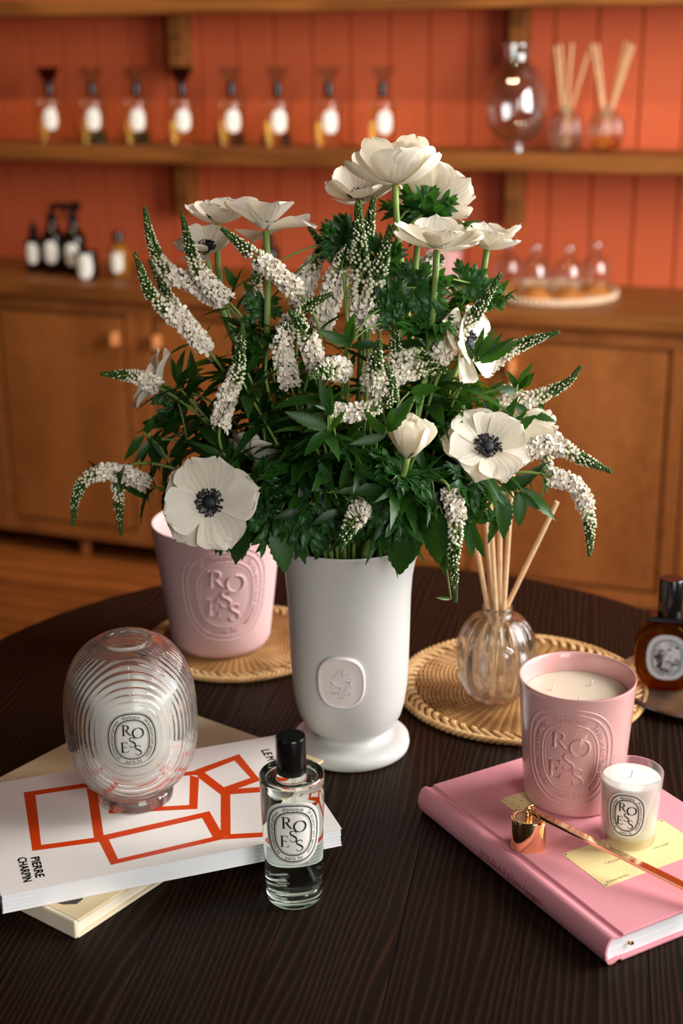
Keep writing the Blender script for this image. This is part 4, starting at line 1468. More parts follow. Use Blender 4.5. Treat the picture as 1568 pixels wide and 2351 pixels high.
simple('candle_jar', -2.002, 3.335, 'short dark candle jar with a big white oval label on the worktop', 'candle', [('jar', jar), ('label', lab_me(.0225, .0330, .037, .0303))], None)
abot = lathe_me('bottle', [(0, 0), (.026, 0), (.029, .003), (.029, .066), (.025, .078), (.012, .084), (.012, .092), (0, .092)], M['amber_bottle'], 36, sharp=.9)
acap = lathe_me('cap', [(0, .0915), (.0135, .0915), (.0135, .118), (.0120, .120), (0, .120)], M['black'], 24, sharp=.7)
simple('amber_bottle', -1.941, 3.40, 'orange amber bottle with grey cap, last in the row on the worktop', 'bottle', [('bottle', abot), ('cap', acap), ('label', lab_me(.0180, .0270, .040, .0293))])
simple('pump_bottle', -1.505, 3.42, 'dark brown bottle on the worktop half hidden behind the anemones', 'bottle', [('bottle', sml), ('pump', smc)])
pk = lathe_me('pot', [(0, 0), (.036, 0), (.039, .003), (.045, .098), (.0455, .101), (.0440, .102), (.0425, .098), (.040, .085), (0, .085)], M['pink_gloss'], 40)
simple('candle_pot', -1.040, 3.45, 'pale pink candle pot on the worktop behind the bouquet', 'candle', [('pot', pk)], None)

# tray with glass cloches
ty = thing('serving_tray', Wp(-.757, 3.44, CT), 'round pale woven tray holding the glass cloches', 'tray', None, -PHI)
rib = lambda r, z, a: (r + (.0016 * math.cos(72 * a) if r > .150 else 0), z)
ob('tray', lathe_me('tray', [(0, 0), (.150, 0), (.156, .003), (.158, .014), (.156, .018), (.152, .017), (.151, .008), (.145, .006), (0, .006)], M['tray_fibre'], 288, rib), ty)
dome = crom([(r, z, 0) for r, z in [(.0385, 0), (.0390, .030), (.0375, .052), (.0310, .070), (.0180, .082), (.0070, .086), (.0060, .092)]], 30)
dm = lathe_me('dome', [(p.x, p.y) for p in dome] + [(0, .093)], M['thin'], 48)
knob = lathe_me('knob', [(0, .091), (.006, .0925), (.0125, .098), (.0145, .105), (.0115, .113), (0, .1165)], M['thin'], 28)
base = lathe_me('base', [(0, 0), (.041, 0), (.042, .003), (.041, .010), (.036, .0105), (0, .0105)], M['cork'], 40, sharp=.7)
inn1 = lathe_me('scented_disc', [(0, .0106), (.026, .0106), (.028, .013), (.027, .024), (0, .026)], M['cork'], 36, sharp=.8)
for i, (s, d, l) in enumerate(((-.868, 3.43, 'first glass cloche from the left on the woven tray'), (-.790, 3.385, 'second glass cloche from the left on the woven tray'),
                               (-.712, 3.40, 'third glass cloche from the left on the woven tray'), (-.660, 3.475, 'rightmost glass cloche on the woven tray'))):
    t = thing('glass_cloche', Wp(s, d, CT + .0062), l, 'cloche', 'glass cloches on the tray', -PHI)
    ob('base', base, t); ob('scented_disc', inn1, t)
    o = ob('dome', dm, t); o.location.z = .0106
    o = ob('knob', knob, t); o.location.z = .0106

# ------------------------------------------------------------------ bouquet
VY = VC.y
def pt(u, v, dy): return at(u, v, VY + dy)
RND = random.Random(77)
MOUTH_Z = ZT + .228
def mouth(rnd, tow=None):
    """a point where a stem crosses the vase mouth, on the side it leans to"""
    a = rnd.uniform(0, 2 * math.pi)
    r = .058 * math.sqrt(rnd.random())
    p = Vector((VC.x + r * math.cos(a), VC.y + r * math.sin(a), MOUTH_Z))
    if tow is not None:
        d = Vector((tow.x - VC.x, tow.y - VC.y, 0))
        if d.length > .02:
            d = d.normalized() * rnd.uniform(.028, .060)
            p = Vector((VC.x + d.x + rnd.uniform(-.010, .010), VC.y + d.y + rnd.uniform(-.010, .010), MOUTH_Z))
    return p
def stem_path(p0, d0, rnd, n=18, k=.35):
    """from the flower down into the vase: leaves p0 along d0"""
    mo = mouth(rnd, p0)
    low = Vector((VC.x + (mo.x - VC.x) * .1 + rnd.uniform(-.012, .012), VC.y + (mo.y - VC.y) * .1 + rnd.uniform(-.012, .012), ZT + .075))
    L = (p0 - mo).length
    up = Vector((mo.x - VC.x, mo.y - VC.y, .10)).normalized()
    a, b, c, d = p0, p0 + d0.normalized() * L * k, mo + up * L * .38, mo
    out = []
    for i in range(n):
        t = i / (n - 1)
        q = a * (1 - t) ** 3 + b * 3 * t * (1 - t) ** 2 + c * 3 * t * t * (1 - t) + d * t ** 3
        if q.z < MOUTH_Z + .010:
            w = Vector((q.x - VC.x, q.y - VC.y, 0))
            if w.length > .064 and w.length < .12:
                q = Vector((VC.x, VC.y, max(q.z, MOUTH_Z + .008))) + w
        out.append(q)
    out.append(mo.lerp(low, .5)); out.append(low)
    return out

# shared leaf shapes: base at the origin, tip along +Y, upper side +Z
def leaf_mesh(w, fold, droop, tooth, seed, n=13, twist=0.0):
    rnd = random.Random(seed)
    mb = MB(); mb.uv = []
    for i in range(n + 1):
        t = i / n
        ww = w * (math.sin(math.pi * min(1, t ** .82 * .97 + .015)) ** .95)
        if t < .07: ww = .022
        tw = twist * t
        z = -droop * t * t
        for sd in (-1, 0, 1):
            k = ww * (1 + (tooth if i % 2 else 0)) * sd if 0 < i < n else (0.004 * sd if i == n else .014 * sd)
            zz = z + abs(k) * fold + .03 * w * math.sin(7 * t + seed) * abs(sd)
            x = k * math.cos(tw) - (zz - z) * math.sin(tw)
            mb.v.append(Vector((x, t - (tooth * .06 if sd and i % 2 == 0 else 0), z + (zz - z) * math.cos(tw) + k * math.sin(tw))))
            mb.uv.append((sd * ww / w * .5 + .5 + t * .12 * sd, t))
    for i in range(n):
        b = i * 3
        mb.f += [(b, b + 1, b + 4, b + 3), (b + 1, b + 2, b + 5, b + 4)]; mb.m += [0, 0]
    return mb.mesh('leaf', M['leaf'])
LEAVES = [leaf_mesh(.10, .35, .22, .20, 1), leaf_mesh(.125, .25, .40, .18, 2, twist=.6), leaf_mesh(.085, .5, .10, .18, 3), leaf_mesh(.145, .2, .30, .16, 4, twist=-.5), leaf_mesh(.11, .4, .6, .20, 5, twist=.9)]
BROAD = [leaf_mesh(.20, .28, .20, .15, 6, 16), leaf_mesh(.175, .32, .12, .15, 7, 16, .35)]
def cut_leaf(seed):
    rnd = random.Random(seed)
    mb = MB(); mb.uv = []
    def blade(p, ang, L, w, n=5):
        b = len(mb.v)
        d = Vector((math.sin(ang), math.cos(ang), 0)); s = Vector((d.y, -d.x, 0))
        ph = rnd.uniform(0, 6)
        for i in range(n + 1):
            t = i / n
            ww = w * (math.sin(math.pi * min(.985, .12 + t * .86)) ** .8)
            for sd in (-1, 0, 1):
                q = p + d * (L * t) + s * (ww * sd)
                mb.v.append(Vector((q.x, q.y, q.z + .20 * L * math.sin(5 * t + ph) * t + abs(sd) * ww * .45 - .12 * t * t)))
                mb.uv.append((sd * .3 + .5, t))
        for i in range(n):
            o = b + i * 3
            mb.f.extend([(o, o + 1, o + 4, o + 3), (o + 1, o + 2, o + 5, o + 4)]); mb.m.extend([0, 0])
    for k, a in enumerate((-.80, .02, .78)):
        L = (.70, 1.0, .74)[k] * rnd.uniform(.9, 1.05)
        blade(Vector((0, 0, 0)), a, L, .14, 7)
        d = Vector((math.sin(a), math.cos(a), 0))
        for sg in (-1, 1):
            blade(d * L * .42, a + sg * rnd.uniform(.45, .65), L * .46, .095, 5)
            blade(d * L * .68, a + sg * rnd.uniform(.35, .50), L * .28, .06, 3)
    return mb.mesh('leaf', M['leaf_cut'])
CUT = [cut_leaf(1), cut_leaf(2), cut_leaf(3)]

def put_leaf(root, me, base, tip, up=None, wide=1.0, name='leaf'):
    d = tip - base
    L = d.length
    y = d / L
    u = up if up is not None else Vector((0, 0, 1))
    x = y.cross(u)
    if x.length < 1e-4: x = y.orthogonal()
    x.normalize()
    z = x.cross(y)
    o = bpy.data.objects.new(name, me)
    COL.objects.link(o)
    o.parent = root
    mt = Matrix((x * L * wide, y * L, z * L)).transposed().to_4x4()
    mt.translation = base - root.location
    o.matrix_local = mt
    return o

HEADS = []
def clear_of_heads(p, q):
    """a filler leaf must not grow through a flower head"""
    for c, r in HEADS:
        for t in (.25, .6, 1.0):
            if (p.lerp(q, t) - c).length < r: return False
    return True

def rand_dir(rnd):
    while True:
        v = Vector((rnd.uniform(-1, 1), rnd.uniform(-1, 1), rnd.uniform(-1, 1)))
        if .1 < v.length < 1: return v.normalized()

def leaves_along(root, P, rnd, i0, i1, step, size, per=2, meshes=LEAVES, spread=1.0):
    F = frames(P)
    i = i0
    ang = rnd.uniform(0, 6)
    while i < i1 and i < len(P) - 3:
        t, a, b = F[int(i)]
        t = -t                                   # towards the flower
        for k in range(per):
            w = ang + 2 * math.pi * k / per
            rad = a * math.cos(w) + b * math.sin(w)
            d = (rad * spread + t * rnd.uniform(.35, .9) + Vector((0, 0, rnd.uniform(-.25, .1)))).normalized()
            p = P[int(i)]
            if p.z < MOUTH_Z + .012: continue
            L = size * rnd.uniform(.75, 1.2)
            q = p + d * L
            if not clear_of_heads(p, q): continue
            if q.z < MOUTH_Z + .01 and Vector((q.x - VC.x, q.y - VC.y)).length < .085: continue
            put_leaf(root, rnd.choice(meshes), p, q, (t + Vector((0, 0, .8)) + rand_dir(rnd) * .4).normalized(), rnd.uniform(.85, 1.15))
        ang += 1.3
        i += step

# ---- anemones
def petal_mesh(L, Wd, th0, th1, cup, seed, nu=12, nv=10):
    rnd = random.Random(seed)
    ph, ph2 = rnd.uniform(0, 6), rnd.uniform(0, 6)
    notch = rnd.uniform(0, .10)
    mb = MB(); mb.uv = []
    r, h = .003, 0.0
    prev = 0
    for i in range(nu + 1):
        u = i / nu
        if i:
            th = th0 + (th1 - th0) * u
            r += (L / nu) * math.cos(th); h += (L / nu) * math.sin(th)
        w = Wd * (.16 + .84 * min(1, u * 1.5) ** .75) * math.sqrt(max(.0, 1 - (u * .993) ** 4.6))
        for j in range(nv + 1):
            v = j / nv * 2 - 1
            x = r + .0 - (L * .16 * v * v * u * u) * .6 - (notch * L * math.exp(-(v * 3.5) ** 2) * u ** 6)
            z = h + cup * w * v * v + .035 * L * u * u * math.sin(3.3 * v + ph) + .012 * L * u * math.sin(8 * v + ph2)
            mb.v.append(Vector((x, w * v, z)))
            mb.uv.append((v * .5 + .5, u))
    k = nv + 1
    for i in range(nu):
        for j in range(nv):
            mb.f.append((i * k + j, (i + 1) * k + j, (i + 1) * k + j + 1, i * k + j + 1)); mb.m.append(0)
    return mb.mesh('petal', M['petal'])

def stamens_mesh(seed):
    rnd = random.Random(seed)
    mb = MB()
    for i in range(120):
        a = rnd.uniform(0, 2 * math.pi)
        r1 = rnd.uniform(.0078, .0128)
        h = .0035 + .006 * rnd.random() * (1 - (r1 - .008) / .0065)
        p0 = Vector((.0045 * math.cos(a), .0045 * math.sin(a), .0012)); p1 = Vector((r1 * math.cos(a), r1 * math.sin(a), h))
        tube(mb, [p0, p0.lerp(p1, .6) + Vector((0, 0, .001)), p1], .00022, 3, caps=False)
        d = (p1 - p0).normalized()
        tube(mb, [p1 - d * .0009, p1, p1 + d * .0009], lambda t: .00045 + .00055 * math.sin(math.pi * t), 5)
    return mb.mesh('stamens', M['anther'])
STAM = [stamens_mesh(1), stamens_mesh(2)]
PIST = lathe_me('pistil', [(.0052, 0), (.0062, .0018), (.0060, .0038), (.0046, .0056), (.0022, .0066), (0, .0069)], M['pistil'], 24)

def anemone(c, n, R, th0, th1, cup, npet, label, seed, collar=None, size=1.0, k=.35, wide=.60, tj=.10, skip=None):
    rnd = random.Random(seed)
    n = n.normalized()
    P = stem_path(c, -n, rnd, k=k)
    root = thing('anemone', P[-1], label, 'flower', 'white anemones in the bouquet')
    x = n.orthogonal().normalized(); x.rotate(Quaternion(n, rnd.uniform(0, 6.28)))
    y = n.cross(x)
    fm = Matrix((x, y, n)).transposed().to_4x4()
    fm.translation = c - root.location
    ms = [petal_mesh(R * q, R * wide, th0 + d, th1 + d, cup, seed * 10 + i) for i, (q, d) in enumerate(((1.0, 0), (.95, .10), (1.03, -.06)))]
    inner = npet // 2
    for i in range(npet):
        lay = 0 if i < npet - inner else 1
        cnt = npet - inner if lay == 0 else inner
        a = 2 * math.pi * ((i if lay == 0 else i - (npet - inner)) + (.5 if lay else 0)) / cnt + rnd.uniform(-.14, .14)
        if skip and skip(a): continue
        o = bpy.data.objects.new('petal', rnd.choice(ms)); COL.objects.link(o); o.parent = root
        tl = rnd.uniform(-tj, tj) + (.10 if lay else 0)
        o.matrix_local = fm @ Matrix.Rotation(a, 4, 'Z') @ Matrix.Rotation(-tl, 4, 'Y') @ Matrix.Translation((0, 0, .0012 * lay + .0003 * i)) @ Matrix.Diagonal((rnd.uniform(.94, 1.05), rnd.uniform(.92, 1.08), 1, 1))
    for nm, me, kind in (('stamens', STAM[seed % 2], 'stuff'), ('pistil', PIST, None)):
        o = ob(nm, me, root, kind=kind); o.matrix_local = fm @ Matrix.Translation((0, 0, .0035)) @ Matrix.Scale(size, 4)
    mb = MB(); tube(mb, [p - root.location for p in P], lambda t: .0029 + .0006 * t, 8)
    ob('stem', mb.mesh('stem', M['stem']), root)
    if collar:
        dist, L, cnt = collar
        acc, i = 0, 0
        while i < len(P) - 4 and acc < dist:
            acc += (P[i + 1] - P[i]).length; i += 1
        t, a, b = frames(P)[i]
        t = -t
        for q in range(cnt):
            w = 2 * math.pi * q / cnt + rnd.uniform(-.3, .3)
            rad = a * math.cos(w) + b * math.sin(w)
            d = (rad + t * rnd.uniform(.0, .7)).normalized()
            put_leaf(root, rnd.choice(CUT), P[i], P[i] + d * L * rnd.uniform(.85, 1.15), (t + rand_dir(rnd) * .25).normalized(), 1.0)
    return root

D = math.radians
V3 = Vector
AN = [
 # centre px, dy, normal, R, th0, th1, cup, petals, label, seed, collar(dist, size, count)
 (483, 1153, -.105, V3((-.06, -.93, .34)), .0425, D(14), D(-6), .16, 9, 'big white anemone facing the viewer at the lower left of the bouquet', 1, (.022, .046, 6), .6),
 (1117, 1035, -.085, V3((.10, -.60, .80)), .0385, D(20), D(-4), .20, 8, 'open white anemone with black centre at the right of the bouquet above the reeds', 2, (.045, .045, 4), .5),
 (907, 424, -.010, V3((-.02, .0, 1)), .0490, D(10), D(66), .30, 9, 'topmost white anemone seen from the side at the peak of the bouquet', 3, None, .35),
 (825, 462, .045, V3((-.05, -.30, .95)), .0370, D(10), D(40), .26, 8, 'white anemone with visible black centre just behind the topmost one', 4, None, .4),
 (985, 470, .040, V3((.32, .55, .62)), .0460, D(10), D(36), .25, 8, 'white anemone turned away from the viewer behind the topmost one', 5, (.016, .048, 6), .4),
 (1003, 574, -.060, V3((.03, -.08, .99)), .0405, D(8), D(34), .26, 8, 'shallow white anemone on a thick stem below the peak of the bouquet', 6, (.052, .044, 5), .35),
 (1118, 572, .030, V3((.12, .06, 1)), .0350, D(12), D(48), .28, 8, 'white anemone cup at the upper right against the glass cloches', 7, (.040, .040, 4), .35),
 (500, 514, .020, V3((.12, -.06, .98)), .0330, D(10), D(36), .26, 8, 'highest white anemone at the upper left of the bouquet', 8, None, .35),
 (473, 583, -.005, V3((-.10, -.34, .92)), .0290, D(14), D(44), .28, 7, 'white anemone below the highest one at the upper left', 9, None, .35),
 (611, 530, -.030, V3((-.05, .26, .95)), .0470, D(16), D(4), .34, 6, 'loose white anemone with spreading petals on an upright stem at the upper left', 10, (.078, .045, 5), .4),
 (1062, 792, -.050, V3((.75, -.45, .25)), .0380, D(24), D(0), .2, 7, 'white anemone facing sideways behind a spike at the right of the bouquet', 11, None, .4),
 (935, 1050, -.105, V3((.12, -.10, 1)), .0350, D(38), D(98), .40, 6, 'half closed white anemone low in the middle of the bouquet', 12, (.014, .042, 5), .3),
 (1195, 1015, -.010, V3((.30, .35, .88)), .0410, D(14), D(44), .28, 7, 'white anemone partly hidden behind the open one at the right', 13, None, .4),
 (370, 885, .025, V3((-.75, -.05, .42)), .0360, D(30), D(6), .25, 6, 'shaded white anemone facing away at the left edge of the bouquet', 14, (.020, .036, 4), .4),
 (588, 1062, -.050, V3((.15, .40, .75)), .0320, D(30), D(20), .25, 6, 'white anemone mostly hidden behind the big one facing the viewer', 15, (.02, .04, 4), .4)]
for (u, v, dy, n, R, *rest) in AN:
    HEADS.append((pt(u, v, dy) + n.normalized() * R * .25, R * .92))
for (u, v, dy, n, R, a0, a1, cup, npet, label, seed, collar, k) in AN:
    side = seed in (3, 4, 5, 6, 7, 8, 9, 10, 13)
    anemone(pt(u, v, dy), n, R, a0, a1, cup, npet, label, seed, collar, k=k, size={12: .5}.get(seed, .85 if side else 1.0), wide=.50 if side else .58, tj={10: .34, 1: .08, 2: .12}.get(seed, .20 if side else .12))

# ---- veronica spikes
def spike(root, P, fr, rnd, w=1.0):
    """florets, buds and green tip along the path P (base to tip)"""
    Ls = [0]
    for a, b in zip(P, P[1:]): Ls.append(Ls[-1] + (b - a).length)
    L = Ls[-1]
    F = frames(P)
    fl, bu, gr = MB(), MB(), MB()
    nn = int(L / .00031)
    for i in range(nn):
        t = (i + .5) / nn
        s = t * L
        j = 0
        while Ls[j + 1] < s: j += 1
        q = (s - Ls[j]) / (Ls[j + 1] - Ls[j])
        c = P[j].lerp(P[j + 1], q)
        T, A, B = F[j]
        w0 = i * 2.39996 + rnd.uniform(-.3, .3)
        rad = A * math.cos(w0) + B * math.sin(w0)
        if t < fr:
            if rnd.random() < .40: continue
            d = (rad + T * rnd.uniform(-.1, .45)).normalized()
            c0 = c + rad * .0010
            sc = w * 1.25 * rnd.uniform(.85, 1.15)
            e = d.orthogonal().normalized(); e.rotate(Quaternion(d, rnd.uniform(0, 6))); g = d.cross(e)
            r0, z1, r1 = .0008 * sc, .0042 * sc, .0016 * sc
            b = len(fl.v)
            fl.v += [c0 + (e * math.cos(k * 1.5708) + g * math.sin(k * 1.5708)) * r0 for k in range(4)]
            fl.v += [c0 + d * z1 + (e * math.cos(k * 1.5708) + g * math.sin(k * 1.5708)) * r1 for k in range(4)]
            op = rnd.uniform(.5, 1.0)
            for k in range(4):
                k2 = (k + 1) % 4
                fl.f.append((b + k, b + k2, b + 4 + k2, b + 4 + k)); fl.m.append(0)
                am = (k + .5) * 1.5708
                m_ = e * math.cos(am) + g * math.sin(am)
                tp = len(fl.v)
                s_ = d.cross(m_) * (.0013 * sc)
                o_ = c0 + d * (z1 + .0024 * sc * (1.25 - op)) + m_ * (r1 + .0026 * sc * op)
                fl.v += [o_ - s_, o_ + d * .0003 * sc + m_ * .0007 * sc, o_ + s_]
                fl.f.append((b + 4 + k, b + 4 + k2, tp + 2, tp + 1, tp)); fl.m.append(0)
            if rnd.random() < .75:
                m_ = (d + e * rnd.uniform(-.4, .4)).normalized()
                tp = len(fl.v)
                fl.v += [c0 + d * z1 * .6 + g * .00022, c0 + d * z1 * .6 - g * .00022, c0 + m_ * (z1 * 2.0)]
                fl.f.append((tp, tp + 1, tp + 2)); fl.m.append(0)
        else:
            x = (t - fr) / max(1e-6, 1 - fr)
            big = x < .30
            if rnd.random() < (.30 if big else .10): continue
            d = (rad + T * (.30 + .8 * x)).normalized()
            ln = (.0084 * (1 - .80 * x) + .0006) * w
            wd = (.00178 * (1 - .55 * x)) * w
            c0 = c + rad * (.0009 * (1 - .6 * x))
            e = d.orthogonal().normalized(); g = d.cross(e)
            tgt = bu if big else gr
            b = len(tgt.v)
            tgt.v.append(c0)
            for kk, ww in ((.45, .7), (.78, 1.0)):
                tgt.v += [c0 + d * (ln * kk) + (e * math.cos(h * 1.2566) + g * math.sin(h * 1.2566)) * (wd * ww) for h in range(5)]
            tgt.v.append(c0 + d * ln)
            for h in range(5):
                h2 = (h + 1) % 5
                tgt.f += [(b, b + 1 + h2, b + 1 + h), (b + 1 + h, b + 1 + h2, b + 6 + h2, b + 6 + h), (b + 6 + h, b + 6 + h2, b + 11)]
                tgt.m += [0, 0, 0]
            if tgt is gr and x < .80 and rnd.random() < 1.15 - x:
                b = len(bu.v)
                o_ = c0 + d * ln * .50
                bu.v += [o_] + [o_ + d * ln * .22 + (e * math.cos(h * 1.0472) + g * math.sin(h * 1.0472)) * wd * .80 for h in range(6)] + [o_ + d * ln * .42 + (e * math.cos(h * 1.0472) + g * math.sin(h * 1.0472)) * wd * .68 for h in range(6)] + [o_ + d * ln * .62]
                for h in range(6):
                    h2 = (h + 1) % 6
                    bu.f += [(b, b + 1 + h2, b + 1 + h), (b + 1 + h, b + 1 + h2, b + 7 + h2, b + 7 + h), (b + 7 + h, b + 7 + h2, b + 13)]; bu.m += [0, 0, 0]
            if tgt is bu:
                # green calyx hugging the bud
                b = len(gr.v)
                gr.v += [c0, c0 + d * ln * .5 + e * wd * 1.1, c0 + d * ln * .62 + g * wd * .3, c0 + d * ln * .5 - e * wd * 1.1, c0 + d * ln * .55 + g * wd * 1.1]
                gr.f += [(b, b + 1, b + 4), (b, b + 4, b + 3)]; gr.m += [0, 0]
    for nm, m_, mt in (('florets', fl, M['seed']), ('buds', bu, M['bud']), ('green_buds', gr, M['bud_green'])):
        if m_.f:
            o = ob(nm, m_.mesh(nm, mt), root, -root.location)
            o['kind'] = 'stuff'
    mb = MB(); tube(mb, P, lambda t: .0016 * (1 - .5 * t), 6)
    ob('spike_axis', mb.mesh('spike_axis', M['stem']), root, -root.location)

VER = [
 ([(505, 690), (450, 655), (385, 622), (350, 560), (332, 478)], -.020, .50, 1.0, 'white veronica spike with the tallest tip at the upper left'),
 ([(522, 690), (465, 635), (440, 580), (418, 493)], -.032, .42, 1.0, 'white veronica spike with dark green tip beside the upper left anemones'),
 ([(478, 805), (420, 740), (350, 680), (310, 583)], -.050, .50, 1.0, 'white veronica spike curving up to the left over the sideboard knobs'),
 ([(690, 678), (640, 630), (575, 580), (510, 525)], -.062, .58, 1.0, 'white veronica spike pointing up left in front of the loose anemone'),
 ([(365, 890), (320, 868), (285, 862), (232, 858)], .000, .36, .95, 'horizontal veronica spike pointing far left by the shaded anemone'),
 ([(505, 980), (520, 915), (545, 850), (557, 745)], -.085, .52, 1.0, 'upright white veronica spike alone against the dark foliage on the left'),
 ([(340, 1112), (270, 1085), (205, 1095), (175, 1140), (168, 1205)], -.030, .48, .95, 'white veronica spike drooping lowest at the far left'),
 ([(272, 1105), (272, 1150), (278, 1228)], -.020, .04, .9, 'short green veronica spike hanging straight down at the left'),
 ([(838, 745), (830, 650), (825, 560), (822, 465)], -.045, .24, 1.45, 'tall upright green veronica spike in the top middle of the bouquet'),
 ([(835, 610), (845, 530), (858, 455)], -.020, .0, 1.2, 'green veronica spike just right of the tall upright one'),
 ([(850, 745), (860, 660), (880, 590), (897, 520)], -.055, .24, 1.35, 'dark green veronica spike in front of the topmost anemone stem'),
 ([(690, 700), (705, 640), (730, 590), (765, 545)], .015, .60, 1.1, 'full white veronica spike left of the middle cluster'),
 ([(735, 760), (755, 690), (780, 620), (805, 555)], -.030, .72, 1.25, 'widest white veronica spike in the middle cluster'),
 ([(650, 755), (690, 720), (720, 695), (760, 675)], -.065, .28, .95, 'small white veronica spike slanting right below the middle cluster'),
 ([(728, 845), (712, 790), (690, 750), (665, 713)], -.085, .52, 1.05, 'white veronica spike with a thin green tip bent to the left in the centre'),
 ([(668, 885), (652, 830), (648, 785), (662, 738)], -.070, .92, 1.1, 'fully open white veronica spike in the centre left'),
 ([(785, 850, -.070), (768, 846, -.100), (738, 855, -.130), (710, 866, -.145)], None, .55, 1.2, 'stubby veronica spike pointing left and toward the viewer'),
 ([(860, 905, -.060), (857, 872, -.085), (862, 830, -.110), (871, 782, -.118)], None, .58, 1.25, 'round white veronica head with a green point in the centre right'),
 ([(912, 865), (908, 800), (903, 736)], -.070, .22, .95, 'straight green veronica spike rising in the centre right'),
 ([(765, 948), (830, 945), (893, 918), (902, 880), (884, 835)], -.110, .34, .95, 'hooked veronica spike with the tip bent upward in the middle'),
 ([(895, 868), (950, 852), (1000, 845), (1035, 856)], -.080, .45, 1.0, 'lower of two white veronica spikes lying to the right in the middle'),
 ([(900, 838), (950, 818), (1012, 834)], -.070, .42, .95, 'upper of two white veronica spikes lying to the right in the middle'),
 ([(1000, 832), (1035, 785), (1095, 715), (1150, 630)], -.065, .36, 1.05, 'long dark veronica spike slanting up right before the sideways anemone'),
 ([(1100, 848), (1160, 810), (1220, 782), (1284, 763)], -.030, .32, 1.0, 'veronica spike slanting up right over the sideboard door'),
 ([(1200, 925), (1250, 905), (1300, 880), (1334, 842)], -.020, .16, .95, 'slim veronica spike at the far right curving upward'),
 ([(1192, 1048), (1260, 1020), (1330, 1050), (1403, 1083)], -.050, .50, 1.05, 'white veronica spike reaching farthest right and bending down'),
 ([(1258, 1092), (1320, 1115), (1350, 1180), (1354, 1277)], -.040, .58, 1.0, 'white veronica spike hanging down at the far right'),
 ([(1032, 1125), (1048, 1190), (1042, 1280), (1046, 1380)], -.095, .28, 1.0, 'long veronica spike hanging straight down beside the vase'),
 ([(838, 1160, -.085), (818, 1185, -.110), (797, 1222, -.125), (784, 1255, -.125)], None, .52, 1.2, 'short white veronica spike bending over the vase rim'),
 ([(1255, 1040), (1255, 1080), (1252, 1128)], .000, .0, .9, 'small green veronica spike hanging behind the far right ones'),
 ([(790, 615), (740, 560), (709, 523)], .010, .10, 1.0, 'dark veronica spike pointing up left above the middle cluster'),
 ([(450, 770), (392, 690), (343, 598)], .060, .40, .95, 'veronica spike blurred behind the upper left ones'),
 ([(955, 650), (982, 612), (1015, 590)], .030, .90, 1.1, 'white veronica spike hidden behind the shallow anemone'),
 ([(1150, 945), (1170, 905), (1192, 878)], .010, .75, 1.0, 'short white veronica spike behind the leaves at the right'),
 ([(578, 705), (585, 655), (592, 605)], .030, .35, 1.0, 'veronica spike in shade under the loose anemone')]
for (pts, dy, fr, w, label) in VER:
    for p in crom([pt(p[0], p[1], p[2] if len(p) > 2 else dy) for p in pts], 7):
        if p.y < VY - .040:
            for k_ in (0, .03, .06): HEADS.append((p + Vector((0, -k_, k_ * .33)), .0135))
for i, (pts, dy, fr, w, label) in enumerate(VER):
    rnd = random.Random(200 + i)
    Q = [pt(p[0], p[1], p[2] if len(p) > 2 else dy) for p in pts]
    P = crom(Q, 34)
    S = stem_path(P[0], (P[0] - P[2]), rnd, k=.28)
    root = thing('veronica', S[-1], label, 'flower', 'white veronica in the bouquet')
    spike(root, P, fr * .86, rnd, w)
    mb = MB(); tube(mb, [p - root.location for p in S], lambda t: .0014 + .0007 * t, 6)
    ob('stem', mb.mesh('stem', M['stem']), root)
    leaves_along(root, S, rnd, 1.5, 15, 2.4, .034, 2)

# ---- leafy stems that fill the bouquet
FILL = random.Random(5)
n = 0
tries = 0
while n < 54 and tries < 2000:
    tries += 1
    a = FILL.uniform(0, 2 * math.pi)
    e = FILL.uniform(.0, 1.05)
    if math.sin(a) < .3 and e < .22: continue
    rr = FILL.uniform(.45, 1.0)
    c = Vector((VC.x + .195 * rr * math.cos(a) * math.cos(e), VC.y + .150 * rr * math.sin(a) * math.cos(e), 1.015 + .225 * rr * math.sin(e)))
    if c.x < -.13 and c.z > 1.16: continue
    if c.x > .14 and c.z > 1.12: continue
    d = Vector((c.x - VC.x, c.y - VC.y, c.z - .93)).normalized()
    P = stem_path(c, -d, FILL, k=.4)
    root = thing('leafy_stem', P[-1], 'dark green leafy stem without flowers filling the inside of the bouquet', 'foliage', 'leafy stems inside the bouquet')
    mb = MB(); tube(mb, [p - root.location for p in P], lambda t: .0012 + .0008 * t, 6)
    ob('stem', mb.mesh('stem', M['stem']), root)
    leaves_along(root, P, FILL, 0, 13, 1.5, .044, 4)
    for k in range(4):
        q_ = c + (d + rand_dir(FILL) * .8).normalized() * .032 * FILL.uniform(.8, 1.2)
        if clear_of_heads(c, q_): put_leaf(root, FILL.choice(LEAVES), c, q_, (rand_dir(FILL) + Vector((0, 0, 1))).normalized())
    n += 1

